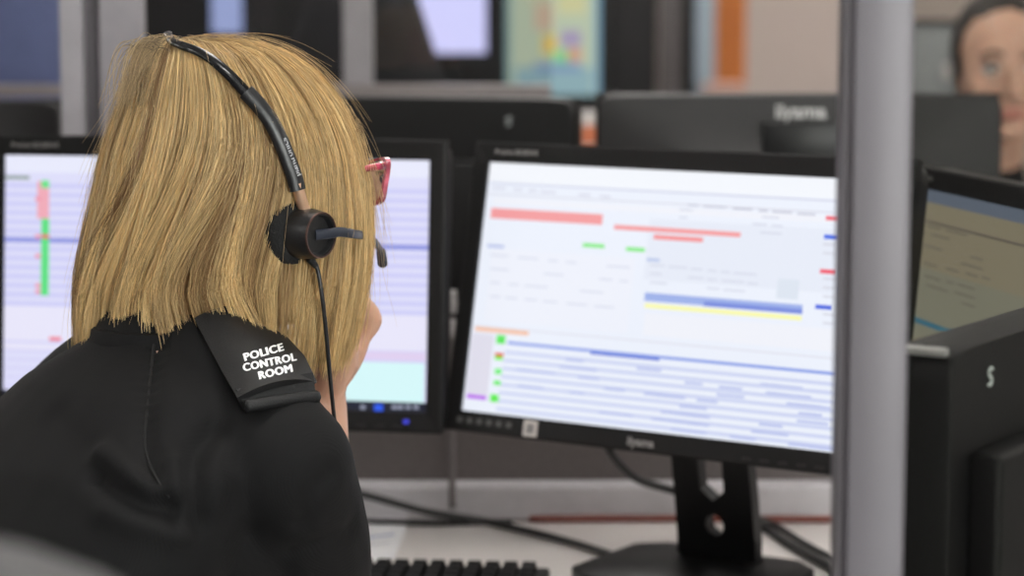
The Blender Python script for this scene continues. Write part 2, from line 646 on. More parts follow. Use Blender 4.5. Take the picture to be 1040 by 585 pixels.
def monitor(base, rz, cl, tilt, rects, label, group, strength=1., thick=.03, back='curved', logo=None, stand='slab',
            W_=.513, H_=.312, mark=False, mark_at=(0, 0), mark_size=.0135, mount_z=0., title=True, name='computer_monitor', sticker=False, led=(.1, .15, .9), mount=True, base_w=.22):
    """base: point on the desk; cl: screen centre in the monitor's own frame (x right, y back, z up)"""
    root = empty(name, base, rz, label, 'monitor', group)
    ct, st = math.cos(tilt), math.sin(tilt)
    c = Vector(cl)

    def P(x, y, z):
        return c + Vector((x, y * ct + z * st, -y * st + z * ct))

    w, h = W_ / 2, H_ / 2
    sx, sz = SW / 2, SH / 2
    if rects is not None:
        # bezel: four-sided ring with a sloped inner lip
        ring = [(-w, -h), (w, -h), (w, h), (-w, h)]
        inn = [(-sx, -sz), (sx, -sz), (sx, sz), (-sx, sz)]
        V = [P(x, .010, z) for x, z in ring] + [P(x, -.0045, z) for x, z in ring]
        V += [P(x * .99, -.0055, z * .985) for x, z in ring] + [P(x, -.0035, z) for x, z in inn] + [P(x, .0008, z) for x, z in inn]
        V += [P(x, .010, z) for x, z in inn]
        F = []
        for a in range(5):
            for j in range(4):
                F.append((a * 4 + j, a * 4 + (j + 1) % 4, a * 4 + 4 + (j + 1) % 4, a * 4 + 4 + j))
        for j in range(4):
            F.append((20 + j, 20 + (j + 1) % 4, (j + 1) % 4, j))
        bz = obj('bezel', (V, F), BLK, root)
        if title:
            t = text_mesh('ProLite B2283HS', .0078, 0, .0001)
            obj('title_print', map_mesh(t, lambda x, y, z: P(x - sx + .036, -.0056 - z, y + (sz + h) / 2)), SILVER, bz)
        if logo:
            t = text_mesh(logo, .0125, .0004, .0001)
            obj('logo', map_mesh(t, lambda x, y, z: P(x - .013, -.0056 - z, y - (sz + h) / 2 - .001)), SILVER, bz)
            # printed feature row at the lower left
            for k in range(6):
                q = join(box((.007, .0002, .006), (0, 0, 0)))
                obj('feature_print', map_mesh(q, lambda x, y, z: P(x - sx + .002 + k * .0125, -.0057 + y, z - (sz + h) / 2 + .001)), mat('grey_print', (.10, .10, .10), .5), bz)
        for k in range(6):
            q = box((.010, .004, .003), (0, 0, 0), .0008)
            obj('button', map_mesh(q, lambda x, y, z: P(x + sx - .13 + k * .02, -.0045 + y, z - h + .006)), DGREY, root)
        q = box((.006, .002, .004), (0, 0, 0), .0005)
        obj('power_light', map_mesh(q, lambda x, y, z: P(x + sx - .021, -.0052 + y, z - h + .012)),
            mat('blue_power_light', (.02, .03, .3), .4, emit=(.06, .06, .8), estr=.6), root)
        if sticker:
            q = box((.017, .0006, .017), (0, 0, 0))
            s = obj('sticker', map_mesh(q, lambda x, y, z: P(x - sx + .092, -.0058 + y, z - (sz + h) / 2)), mat('pale_sticker', (.62, .58, .56), .6), root)
            q = box((.009, .0003, .010), (0, 0, 0))
            obj('sticker_print', map_mesh(q, lambda x, y, z: P(x - sx + .092, -.0063 + y, z - (sz + h) / 2)), mat('grey_sticker_print', (.25, .24, .24), .6), s)
        obj('screen', page_mesh(P, rects), attr_emit('display_%.2f' % strength, strength), root)
    # rear shell
    V, F = [], []
    prof = [(1., .010), (1., thick), (.985, thick + .004), (.80, thick + .010), (.55, thick + .026), (.50, thick + .032)]
    if back == 'flat':
        prof = [(1., .0), (1., thick), (.992, thick + .003), (.9, thick + .004)]
    K = 24
    for s, y in prof:
        for j in range(K):
            a = 2 * math.pi * (j + .5) / K
            p_ = 2 / (24 if s > .9 else 8)
            x = math.copysign(abs(math.cos(a)) ** p_, math.cos(a)) * w * s
            z = math.copysign(abs(math.sin(a)) ** p_, math.sin(a)) * h * (s if s > .9 else s * .95)
            V.append(P(x, y, z))
    n = len(prof)
    for i in range(n - 1):
        for j in range(K):
            F.append((i * K + j, (i + 1) * K + j, (i + 1) * K + (j + 1) % K, i * K + (j + 1) % K))
    F.append(tuple(range(K)))
    F.append(tuple((n - 1) * K + j for j in range(K))[::-1])
    sh = obj('back_shell', (V, F), DGREY if back == 'curved' else BLK, root, auto=35)
    ymax = prof[-1][1]
    if back == 'flat':
        obj('rear_housing', map_mesh(box((W_ * .88, .026, H_ * .72), (0, 0, 0), .006, 3), lambda x, y, z: P(x, y + thick + .016, z - H_ * .10)), BLK, root, auto=40)
        ymax = thick + .028
    if mount:
        obj('mount_plate', map_mesh(box((.10, .014, .055), (0, 0, 0), .003), lambda x, y, z: P(x, y + (ymax if mount_z == 0 else thick + .012) + .006, z + mount_z)), BLK2, root, auto=40)
    if mark == 'text':
        t = text_mesh('iiyama', .026, .0006, .0002)
        obj('rear_logo', map_mesh(t, lambda x, y, z: P(-x, thick + .012 + z, y + mount_z + .040)), SILVER, sh)
    elif mark:
        obj('rear_logo', glyph_s(lambda x, y, z: P(mark_at[0] - x, thick + .006 + y, z + mark_at[1]), mark_size * .8), mat('pale_mark_%d' % int(mark_size * 1000), (.75, .82, .82) if mark_size > .015 else (.34, .38, .38), .4), sh)
    if mark_size > .015:
        obj('corner_cap', map_mesh(box((.008, thick * .9, .006), (0, 0, 0), .0015), lambda x, y, z: P(x + w - .003, y + thick * .52, z + h - .0015)), mat('silver_cap', (.5, .5, .5), .35, .4), root)
    # stand: two-armed slab neck with a cable hole, then the foot
    pivot = P(0, ymax + .008, -.02)
    foot = Vector((0, pivot.y + .044, 0))
    nw = .047
    top = Vector((0, pivot.y + .004, pivot.z + .03))
    zn = [.012, .03, .05, .075, top.z]
    yoff = [foot.y + .012, foot.y + .012, foot.y + .008, foot.y + .004, top.y]
    hole = [(-.011, .052), (-.008, .061), (0, .065), (.008, .061), (.011, .052), (.008, .043), (0, .039), (-.008, .043)]

    def ny(z):
        return float(np.interp(z, zn, yoff))
    # neck front face polygons: lower slab with a ring around the hole, two arms above
    bm = bmesh.new()
    outer = [(-nw, .012), (-.02, .012), (.02, .012), (nw, .012), (nw, .035), (nw, .052), (nw, .080), (.0, .080), (-nw, .080), (-nw, .052), (-nw, .035)]
    vo = [bm.verts.new((x, ny(z), z)) for x, z in outer]
    vh = [bm.verts.new((x, ny(z), z)) for x, z in hole]

    def fc(*idx):
        bm.faces.new(idx)
    L = vo
    H = vh
    fc(L[0], L[1], H[7], H[0], L[9], L[10])
    fc(L[1], L[2], H[5], H[6], H[7])
    fc(L[2], L[3], L[4], L[5], H[4], H[5])
    fc(L[5], L[6], L[7], H[2], H[3], H[4])
    fc(L[7], L[8], L[9], H[0], H[1], H[2])
    for sgn in (-1, 1):
        a = L[6] if sgn > 0 else L[8]
        zt = top.z
        t1 = bm.verts.new((sgn * nw * .92, ny(zt), zt))
        t2 = bm.verts.new((sgn * nw * .38, ny(zt), zt))
        m2 = bm.verts.new((sgn * nw * .30, ny(.092), .092))
        if sgn > 0:
            fc(a, t1, t2, m2, L[7])
        else:
            fc(L[7], m2, t2, t1, a)
    bmesh.ops.recalc_face_normals(bm, faces=bm.faces)
    r = bmesh.ops.solidify(bm, geom=bm.faces[:], thickness=.016)
    bmesh.ops.recalc_face_normals(bm, faces=bm.faces)
    obj('stand_neck', vf_bm(bm), BLK2, root, auto=40)
    f = bevelled(prism([(-base_w / 2, foot.y - .12), (-base_w / 2 + .03, foot.y - .145), (base_w / 2 - .03, foot.y - .145), (base_w / 2, foot.y - .12),
                        (base_w / 2, foot.y + .01), (base_w / 2 - .03, foot.y + .035), (-base_w / 2 + .03, foot.y + .035), (-base_w / 2, foot.y + .01)], 0, .014), .003)
    obj('stand_foot', f, BLK2, root, auto=40)
    return root, P


def frame_of(yaw, tilt):
    ex = Vector((math.cos(yaw), -math.sin(yaw), 0))
    n = Vector((-math.sin(yaw), -math.cos(yaw), 0))
    ez = Vector((0, 0, 1)) * math.cos(tilt) - n * math.sin(tilt)
    return ex, ez, n


class Page:
    """turns places on the photographed display into 0..1 page units"""
    def __init__(s, TL, yaw, tilt):
        s.TL = Vector(TL)
        s.ex, s.ez, n = frame_of(yaw, tilt)
        s.n = s.ex.cross(s.ez)
        s.r = []

    def uv(s, px, py):
        d = W(px, py, 1.) - CAM
        t = (s.TL - CAM).dot(s.n) / d.dot(s.n)
        q = CAM + d * t - s.TL
        return q.dot(s.ex) / SW, -q.dot(s.ez) / SH

    def bar(s, px, py, px2, th, col, slope=.1):
        u0, v0 = s.uv(px, py)
        u1, _ = s.uv(px2, py + slope * (px2 - px))
        _, v1 = s.uv(px, py + th)
        s.r.append((max(u0, .0), max(v0, 0.), min(u1, 1.), min(v1, 1.), col))

    def full(s, u0, v0, u1, v1, col):
        s.r.append((u0, v0, u1, v1, col))


def place_monitor(TL, yaw, tilt, page, gap, label, **kw):
    ex, ez, n = frame_of(yaw, tilt)
    ctr = Vector(TL) + ex * SW / 2 - ez * SH / 2
    b = ctr - n * gap
    b.z = ZD
    cl = (0, -gap, ctr.z - ZD)
    return monitor(b, -yaw, cl, tilt, page.r if page else None, label, 'monitors curved round the desk', **kw)


def greek(pg, px, py, px2, n, col, slope, step, th=1.6):
    """rows of tiny unreadable print"""
    for k in range(n):
        x = px
        y = py + k * step
        while x < px2 - 6:
            w = random.uniform(8, 26)
            if random.random() < .65:
                pg.bar(x, y + (x - px) * slope, min(x + w, px2), th, col, slope)
            x += w + random.uniform(3, 10)


# main display
mTL, mYaw, mTilt = (-.0234, 2.5973, 1.1874), R(33.4), R(11.7)
pg = Page(mTL, mYaw, mTilt)
pg.full(0, 0, 1, 1, (236, 241, 252))
pg.full(0, 0, 1, .075, (243, 246, 252))
pg.bar(497, 185, 905, 1.5, (205, 208, 228), .078)
pg.bar(496, 196, 905, 1.2, (214, 214, 226), .08)
pg.full(.02, .14, .98, .165, (240, 242, 250))
pg.bar(660, 222, 850, 62, (230, 235, 247), .09)
pg.bar(500, 252, 645, 74, (238, 241, 251), .09)
pg.bar(655, 318, 905, 22, (240, 242, 250), .1)
pg.bar(499, 211, 612, 10.5, (244, 158, 160), .085)
pg.bar(624, 228, 752, 5, (244, 160, 162), .085)
pg.bar(664, 238, 714, 5, (244, 150, 152), .085)
pg.bar(592, 246.5, 614, 4.5, (140, 236, 140), .09)
pg.bar(636, 250.5, 655, 4.5, (140, 236, 140), .09)
pg.bar(495, 248, 512, 3, (180, 192, 232), .09)
pg.bar(657, 262, 670, 3, (180, 196, 232), .09)
pg.bar(655, 297, 815, 8.5, (158, 178, 234), .1)
pg.bar(715, 306, 815, 5, (120, 140, 222), .1)
pg.bar(655, 308, 814, 4.5, (250, 250, 172), .1)
pg.bar(790, 283, 812, 20, (220, 228, 240), .1)
for (x, y, c) in ((839, 219, (240, 110, 125)), (837, 238, (70, 110, 230)), (833, 273, (240, 95, 115)), (828, 309, (75, 105, 225)), (852, 291, (70, 100, 220))):
    pg.bar(x, y, x + 17, 4.6, c, .11)
for y in (247, 256, 282, 291, 300, 318, 327):
    pg.bar(836, y, 850, 2, (212, 214, 226), .11)
greek(pg, 500, 190, 620, 1, (205, 205, 222), .08, 8)
greek(pg, 685, 206, 850, 1, (196, 198, 214), .08, 8, 2)
greek(pg, 498, 258, 640, 4, (214, 218, 234), .095, 14)
greek(pg, 660, 268, 770, 3, (210, 214, 230), .1, 9)
greek(pg, 690, 212, 800, 3, (208, 212, 228), .09, 8)
pg.bar(480, 330, 905, 1.2, (220, 220, 232), .12)
pg.bar(483, 331.5, 537, 4.5, (246, 196, 168), .12)
pg.bar(480, 338, 502, 62, (224, 222, 236), .12)
for k in range(9):
    pg.bar(513 - k * 1.2, 356 + k * 8.2, 905, 3.4, (204, 212, 242), .126)
    for j in range(5):
        x = random.uniform(520, 840)
        pg.bar(x, 356 + k * 8.2 + (x - 513) * .126, x + random.uniform(15, 40), 2.6, (184, 194, 236), .126)
pg.bar(516, 346.5, 905, 3.2, (142, 164, 234), .122)
pg.bar(600, 357, 670, 3, (110, 130, 220), .122)
pg.bar(505, 340, 514, 9, (95, 232, 95), .12)
pg.bar(503, 358, 512, 3.5, (226, 90, 60), .12)
pg.bar(503, 361.5, 511, 4, (120, 240, 90), .12)
pg.bar(503, 374, 510, 6, (120, 240, 130), .12)
pg.bar(502, 386, 509, 5, (110, 238, 110), .12)
pg.bar(498.5, 400, 507, 8, (95, 235, 80), .12)
pg.bar(474.5, 400, 494.5, 4.2, (186, 96, 236), .13)
place_monitor(mTL, mYaw, mTilt, pg, .10, 'black monitor left of the grey post, page with pink bars and a blue row', strength=.80, logo='iiyama', sticker=True)

# left display, behind the seated person
lTR, lYaw, lTilt = Vector((-.0866, 2.561, 1.1918)), R(10.6), R(5.2)
ex, ez, n_ = frame_of(lYaw, lTilt)
lTL = lTR - ex * SW
pl = Page(lTL, lYaw, lTilt)
pl.full(0, 0, 1, 1, (222, 222, 250))
pl.full(0, 0, 1, .07, (232, 234, 252))
for k in range(14):
    pl.bar(3, 186 + k * 9.2, 437, 4.2, (204, 204, 246), .014)
pl.bar(3, 240, 437, 6, (150, 156, 226), .016)
pl.bar(3, 178, 30, 4, (150, 165, 160), .01)
pl.bar(38, 184, 50, 38, (240, 170, 184), .01)
pl.bar(42, 183, 50, 8, (110, 226, 140), .01)
pl.bar(42, 222, 50, 78, (92, 224, 130), .01)
pl.bar(42, 238, 50, 4, (226, 110, 120), .01)
for y in (200, 238, 258, 288, 294):
    pl.bar(36, y, 41, 4, (240, 150, 170), .01)
pl.bar(3, 310, 437, 46, (232, 230, 250), .014)
pl.bar(50, 342, 62, 4, (238, 120, 140), .01)
for k in range(6):
    pl.bar(3, 345 + k * 9, 437, 3, (214, 212, 246), .014)
pl.bar(200, 352, 432, 8, (224, 208, 240), .014)
pl.bar(180, 362, 431, 46, (214, 248, 250), .01)
pl.full(0, .962, 1, 1, (20, 24, 44))
pl.bar(380, 410.5, 389, 7, (40, 90, 235), .0)
for x in (366, 398, 404, 412, 420):
    pl.bar(x, 411.5, x + 5, 4, (150, 155, 175), .0)
place_monitor(lTL, lYaw, lTilt, pl, .11, 'black monitor behind the fair-haired person, lavender rows and green column', strength=.80)

# third display, beyond the glass: warm and dim
rTL, rYaw, rTilt = (.4214, 2.5239, 1.168), R(78.7), R(5.1)
pr = Page(rTL, rYaw, rTilt)
pr.full(0, 0, 1, 1, (176, 166, 140))
pr.full(0, 0, 1, .05, (128, 140, 160))
pr.full(0, .12, 1, .128, (120, 112, 104))
pr.full(.02, .30, .9, .58, (168, 166, 146))
greek(pr, 925, 206, 1040, 1, (130, 124, 112), .22, 8)
greek(pr, 924, 224, 985, 2, (132, 126, 114), .24, 8)
greek(pr, 922, 244, 1010, 3, (130, 126, 116), .25, 9)
greek(pr, 920, 274, 990, 3, (132, 126, 114), .26, 9)
pr.bar(916, 317, 1100, 5, (60, 140, 170), .28)
place_monitor(rTL, rYaw, rTilt, pr, .085, 'black monitor behind the glass with a dim beige page', strength=.52)

# fourth monitor, turned away: seen from its rear corner
A = Vector((.3005, 1.63, 1.126))
al = R(57.3)
e_ = Vector((math.cos(al), math.sin(al), 0))
nb = Vector((math.sin(al), -math.cos(al), 0))         # its back faces here
ctr = A + e_ * .2565 - nb * .040
ctr.z = A.z - .156
root_rz = al + math.pi
b4 = ctr + nb * .09
pf = Page((0, 2, 1), 0, 0)
pf.full(0, 0, 1, 1, (205, 210, 230))
for k in range(12):
    pf.full(.03, .08 + k * .07, .9, .10 + k * .07, (170, 180, 225))
monitor(Vector((b4.x, b4.y, ZD)), root_rz, (0, -.09, ctr.z - ZD), 0, pf.r, 'black monitor turned away behind the glass, pale looped mark on its back',
        'monitors curved round the desk', strength=.6, thick=.036, back='flat', mark=True, mark_at=(.2565 - .065, .156 - .026), mark_size=.016, title=False, base_w=.2)

# ------------------------------------------------------------------ glass screen with grey post
gp = empty('glass_partition', (.222, 1.50, 0), 0, 'tall grey aluminium post with a clear glass pane on its right', 'partition')
hw = .0170
px_ = (889 - 520) / FPX * 1.5
obj('post', box((hw * 2, .045, 2.1), (px_, 1.50, 1.05), .0018, 2), ALU, gp, world=True, auto=40)
obj('edge_strip', box((.005, .030, 2.1), (px_ - hw - .0025, 1.50, 1.05), .001), ALUD, gp, world=True)
obj('edge_strip', box((.004, .020, 2.1), (px_ + hw + .002, 1.50, 1.05), .001), ALUD, gp, world=True)
obj('glass_pane', box((.82, .006, 1.34), (px_ + hw + .002 + .41, 1.50, ZD + .01 + .67)), GLASS, gp, world=True)
obj('bottom_rail', box((.82, .04, .04), (px_ + hw + .002 + .41, 1.50, ZD - .02), .003), ALU, gp, world=True)
obj('top_rail', box((.82, .04, .035), (px_ + hw + .002 + .41, 1.50, 2.08), .003), ALU, gp, world=True)
obj('post', box((.042, .045, 2.1), (px_ + hw + .82 + .023, 1.50, 1.05), .004, 2), ALU, gp, world=True)

# ------------------------------------------------------------------ things on the desk
# keyboard
kb = W(470, 577, 2.56)
kbr = empty('keyboard', (-.185, 2.420, ZD), R(-5), 'black computer keyboard lying on the desk before the monitors', 'keyboard')
obj('body', box((.44, .14, .016), (0, 0, .010), .004), BLK2, kbr, auto=40)
keyme = None
bmk = bmesh.new()
bmesh.ops.create_cube(bmk, size=1)
for v in bmk.verts:
    s = 1 if v.co.z < 0 else .78
    v.co = Vector((v.co.x * .017 * s, v.co.y * .017 * s, v.co.z * .009 + .0225))
keyme = vf_bm(bmk)
keyme.materials.append(BLK)
wide = keyme.copy()
for v in wide.vertices:
    v.co.x *= 6
for r_ in range(6):
    for c_ in range(22):
        if r_ == 0 and 3 <= c_ <= 8:
            if c_ == 5:
                k_ = bpy.data.objects.new('key', wide)
                COL.objects.link(k_)
                k_.parent = kbr
                k_.location = (-.2 + 5.5 * .019, -.053, 0)
            continue
        k_ = bpy.data.objects.new('key', keyme)
        COL.objects.link(k_)
        k_.parent = kbr
        k_.location = (-.2 + c_ * .019, -.053 + r_ * .0205, 0)

# paper sheet
ps = empty('paper_sheet', W(380, 548, 2.63), 0, 'white printed paper sheet lying left of the keyboard cable', 'paper')
ps.location.z = ZD
q = [W(352, 572, 2), W(402, 572, 2), W(418, 524, 2), W(356, 528, 2)]


def on_desk(px, py, z=ZD):
    d = W(px, py, 1.) - CAM
    t = (z - CAM.z) / d.z
    return CAM + d * t


q = [on_desk(*p) for p in ((340, 574), (400, 570), (417, 524), (350, 529))]
V = [v + Vector((0, 0, .0008)) for v in q] + [v + Vector((0, 0, .0018)) for v in q]
obj('sheet', (V, [(3, 2, 1, 0), (4, 5, 6, 7), (0, 1, 5, 4), (1, 2, 6, 5), (2, 3, 7, 6), (3, 0, 4, 7)]), mat('white_paper', (.8, .8, .82), .7), ps, world=True)
for (a, b, c_) in (((356, 551), (400, 545), (.14, .2, .45)), ((356, 558), (396, 553), (.5, .5, .55)), ((358, 538), (405, 533), (.55, .55, .6))):
    p0, p1 = on_desk(*a), on_desk(*b)
    dd = Vector((0, .006, 0))
    V = [p0 + Vector((0, 0, .0021)), p1 + Vector((0, 0, .0021)), p1 + dd + Vector((0, 0, .0021)), p0 + dd + Vector((0, 0, .0021))]
    obj('printed_line', (V, [(0, 1, 2, 3)]), mat('print_%d' % int(c_[0] * 100), c_, .7), ps, world=True)


def cable(name, pts, r, m, label, n=40, cat='cable'):
    o = obj(name, tube([Vector(p) for p in pts], r, n, 8), m, smooth=True)
    return tag(o, label, cat)


up = Vector((0, 0, .006))
cable('desk_cable', [W(338, 495, 2.735), W(372, 503, 2.735), W(405, 512, 2.735), W(440, 521, 2.732)] + [on_desk(*p) + up for p in ((490, 534), (530, 543), (580, 556), (618, 568))], .0045, CABLE,
      'black cable running across the desk from the paper to the monitor foot')
cable('thin_cable', [Vector((x, 2.752 + .008 * math.sin(x * 20), ZD + .004)) for x in np.linspace(-.20, .0, 6)], .0035, CABLE,
      'thin black cable lying along the divider rail behind the paper')
RED = mat('dark_red_cable', (.15, .026, .012), .5)
cable('red_cable', [Vector((x, 2.755 + .004 * math.sin(x * 9), ZD + .006)) for x in np.linspace(.02, .62, 9)], .0042, RED,
      'dark red cable lying straight along the back edge of the desk')
cable('video_cable', [W(618, 455, 2.60), W(628, 470, 2.62), W(648, 487, 2.64), W(680, 497, 2.66), W(715, 506, 2.66), W(738, 512, 2.66), W(752, 500, 2.64), W(757, 482, 2.60)], .005, CABLE,
      'black cable drooping behind the front monitor to its stand neck')
cable('power_cable', [W(722, 512, 2.69), W(742, 520, 2.69), on_desk(776, 541) + up, on_desk(800, 557) + up, on_desk(835, 577) + up, on_desk(860, 592) + up], .0055, CABLE,
      'thick black cable leaving the stand neck towards the grey post, lower one')
cable('power_cable', [W(730, 505, 2.71), W(752, 520, 2.71), on_desk(786, 538) + up, on_desk(815, 556) + up, on_desk(850, 575) + up, on_desk(875, 588) + up], .004, CABLE,
      'thinner black cable leaving the stand neck towards the grey post, upper one')
cable('looped_cable', [W(1046, 520, 1.85), W(1036, 548, 1.8), W(1030, 575, 1.78), W(1034, 600, 1.76)], .004, CABLE,
      'black cable hanging at the right edge behind the turned-away monitor')
# small plugs in the gap between the two front monitors
for (y0, y1, lab) in ((295, 318, 'upper white plug on the grey cable between the two front monitors'), (325, 342, 'lower white plug on the grey cable between the two front monitors')):
    a, b = W(457, y0, 2.76), W(457, y1, 2.76)
    e = empty('cable_plug', b, 0, lab, 'plug', 'white plugs between the monitors')
    obj('housing', box((.015, .012, a.z - b.z), ((a + b) / 2) - b, .002), mat('pale_plug', (.42, .40, .40), .5), e)
    obj('ridge', box((.017, .014, .004), (0, 0, (a.z - b.z) * .4), .001), mat('pale_plug', (.42, .40, .40), .5), e)
cable('grey_cable', [W(457, 296, 2.765), W(457, 340, 2.768), W(458, 400, 2.77), W(459, 470, 2.77), W(460, 516, 2.76)], .0042, mat('grey_cable_sheath', (.16, .14, .14), .5),
      'grey cable hanging down the divider between the two front monitors')

# ------------------------------------------------------------------ opposite desks and background
od = empty('facing_desk', (.2, 3.3, 0), 0, 'pale desk behind the low divider carrying the rear-facing monitors', 'desk')
obj('worktop', box((3.0, .58, .028), (.0, 3.16, ZD - .014), .003), DESK, od, world=True)
for (x, y) in ((-1.4, 2.95), (-1.4, 3.4), (1.4, 2.95), (1.4, 3.4)):
    obj('leg', box((.05, .05, ZD - .028), (x, y, (ZD - .028) / 2)), ALU, od, world=True)


def rear_monitor(pxa, pxb, pytop, Y, yaw, label, mark, thick=.03, back='curved', wd_=.52, mark_at=(0, 0), mount_z=0.):
    a = W((pxa + pxb) / 2, pytop, Y)
    r, P = monitor(Vector((a.x, Y + .02, ZD)), math.pi + yaw, (0, -.05, a.z - ZD - .165), R(0), pf.r, label, 'monitors facing away on the rear desk',
                   strength=.7, thick=thick, back=back, W_=wd_, H_=.33, mark=mark, mark_at=mark_at, mount_z=mount_z, title=False)
    return r


rear_monitor(612, 1020, 97, 3.06, 0, 'wide dark grey monitor back hiding the lower face of the far person', 'text', mount_z=.165 - .062)
rear_monitor(190, 574, 99, 3.12, R(-14), 'black monitor back below the lavender screen, small pale mark on it', True, thick=.04, back='flat', mark_at=(-.26 + .085, .165 - .030))
rear_monitor(-345, 40, 104, 3.1, R(4), 'black monitor back at the far left behind the lavender page', False)

# aluminium framed screen behind the left monitor
sc = empty('desk_screen', (W(105, 100, 2.95).x, 2.95, ZD), 0, 'grey aluminium upright standing behind the left monitor, beside the fair hair', 'partition')


def post_px(name, x0, x1, Y, z0, z1, m, parent, d=.03):
    a, b = W(x0, 60, Y), W(x1, 60, Y)
    return obj(name, box((b.x - a.x, d, z1 - z0), ((a.x + b.x) / 2, Y, (z0 + z1) / 2), .002), m, parent, world=True)


z_b = W(70, 143, 2.95).z
post_px('post', 63, 86, 2.95, z_b, 1.9, mat('pale_aluminium', (.29, .275, .295), .5, .1), sc)
post_px('channel', 86, 103, 2.96, z_b, 1.9, ALUD, sc, .015)
post_px('post', 103, 147, 2.95, z_b, 1.9, mat('mid_aluminium', (.235, .22, .24), .5, .1), sc)
obj('foot_bar', box((.17, .05, .03), (W(105, 100, 2.95).x, 2.95, z_b - .015), .002), ALUD, sc, world=True)
obj('support', box((.05, .02, z_b - ZD - .03), (W(105, 100, 2.95).x, 2.95, (z_b + ZD - .03) / 2 )), ALUD, sc, world=True)

s2 = empty('glazed_screen', (W(364, 60, 3.75).x, 3.75, 0), 0, 'grey upright and rail of a glazed screen right of the fair hair', 'partition')
post_px('post', 349, 379, 3.75, 0, 1.95, mat('dull_aluminium', (.22, .205, .215), .5, .2), s2, .04)
a, b = W(-120, 92, 3.75), W(560, 99, 3.75)
obj('rail', box((b.x - a.x, .05, .018), ((a.x + b.x) / 2, 3.75, a.z), .003), mat('dull_taupe_rail', (.17, .145, .14), .5), s2, world=True)
obj('lower_panel', box((b.x - a.x, .03, a.z - .12), ((a.x + b.x) / 2, 3.75, (a.z) / 2 + .04)), DARKPAN, s2, world=True)
obj('glass_pane', box((b.x - a.x, .006, .68), ((a.x + b.x) / 2, 3.75, a.z + .35)), glass_mat('far_glass', (.9, .9, .9)), s2, world=True)

# dark acoustic divider far behind
ad = empty('acoustic_divider', (-1.2, 6.6, 0), 0, 'tall charcoal acoustic divider far behind the fair-haired person', 'divider')
zt = 1.75
xs = [W(-200, 50, 6.6).x, W(150, 50, 6.6).x, W(400, 50, 6.6).x, W(612, 50, 6.6).x]
for i in range(3):
    obj('panel', box((xs[i + 1] - xs[i] - .01, .05, zt - .05), ((xs[i] + xs[i + 1]) / 2, 6.6, zt / 2 + .02), .006), DARKPAN, ad, world=True)
for x in xs[:3]:
    obj('post', box((.03, .06, zt), (x, 6.6, zt / 2)), DARKPAN, ad, world=True)
a = W(679, 50, 6.6)
pc = tag(obj('grey_post', join(box((.055, .055, 1.9), (0, 0, .95), .004), box((.12, .12, .012), (0, 0, .006), .002)), mat('brown_grey_post', (.10, .085, .085), .6)), 'brownish grey upright post at the end of the charcoal divider', 'post')
pc.location = (a.x, 6.6, 0)


def far_display(pxa, pxb, pybot, Y, hgt, rects, label, yaw=0., strength=1.):
    """display on a desk foot, its lower edge at pybot"""
    a, b = W(pxa, pybot, Y), W(pxb, pybot, Y)
    w = b.x - a.x
    root = empty('far_display', ((a.x + b.x) / 2, Y, ZD), yaw, label, 'screen', 'lit screens far behind')
    z0 = a.z - ZD
    t = .02
    obj('bezel', join(box((w + .04, .03, t), (0, 0.0, z0 - t / 2)), box((w + .04, .03, t), (0, 0, z0 + hgt + t / 2)),
                      box((t, .03, hgt), (-w / 2 - t / 2, 0, z0 + hgt / 2)), box((t, .03, hgt), (w / 2 + t / 2, 0, z0 + hgt / 2))), BLK, root)
    global SW, SH
    k0 = (SW, SH)
    SW, SH = w, hgt
    obj('screen', page_mesh(lambda x, y, z: Vector((x, y - .004, z + z0 + hgt / 2)), rects), attr_emit('far_display_%.2f' % strength, strength), root)
    SW, SH = k0
    obj('back_shell', box((w + .03, .03, hgt + .03), (0, .03, z0 + hgt / 2), .008), BLK, root)
    obj('stand', join(box((.06, .03, z0 + .05), (0, .05, z0 / 2 + .027)), box((.22, .16, .014), (0, .03, .007), .003)), BLK2, root)
    return root


fd = empty('rear_desk', (.0, 5.6, 0), 0, 'long dark desk far behind carrying the lit screens', 'desk')
obj('worktop', box((4.2, .72, .03), (-.6, 5.71, ZD - .015)), mat('dark_laminate', (.05, .045, .045), .5), fd, world=True)
for x in (-2.6, 0., 1.4):
    obj('leg', box((.05, .66, ZD - .03), (x, 5.71, (ZD - .03) / 2)), DARKPAN, fd, world=True)
lav = [(0, 0, 1, 1, (205, 205, 250)), (0, .0, 1, .2, (190, 192, 246)), (.1, .3, .8, .4, (214, 216, 252))]
far_display(402, 494, 54, 5.6, .34, lav, 'pale lavender screen glowing beyond the glazed screen', strength=1.05)
far_display(215, 247, 34, 5.6, .34, [(0, 0, 1, 1, (168, 182, 232))], 'narrow pale blue screen peeking just above the fair hair', strength=.75)
mapr = [(0, 0, 1, 1, (186, 200, 172)), (0, 0, .05, 1, (130, 168, 170)), (.94, 0, 1, 1, (120, 165, 190)), (.1, .86, .92, 1, (140, 176, 184)), (.2, .1, .5, .55, (196, 200, 165)),
        (.55, .3, .85, .6, (206, 204, 150)), (.3, .55, .5, .68, (205, 178, 150)), (.38, .70, .54, .80, (218, 206, 110)), (.58, .68, .80, .76, (165, 150, 186)), (.5, .78, .68, .86, (130, 210, 140)),
        (.3, .84, .8, .88, (120, 150, 190)), (.66, .77, .8, .83, (214, 150, 120)), (.42, .72, .5, .78, (235, 170, 60))]
far_display(514, 609, 97, 5.5, .46, mapr, 'upright pale green map screen with a coloured patch', strength=.66)


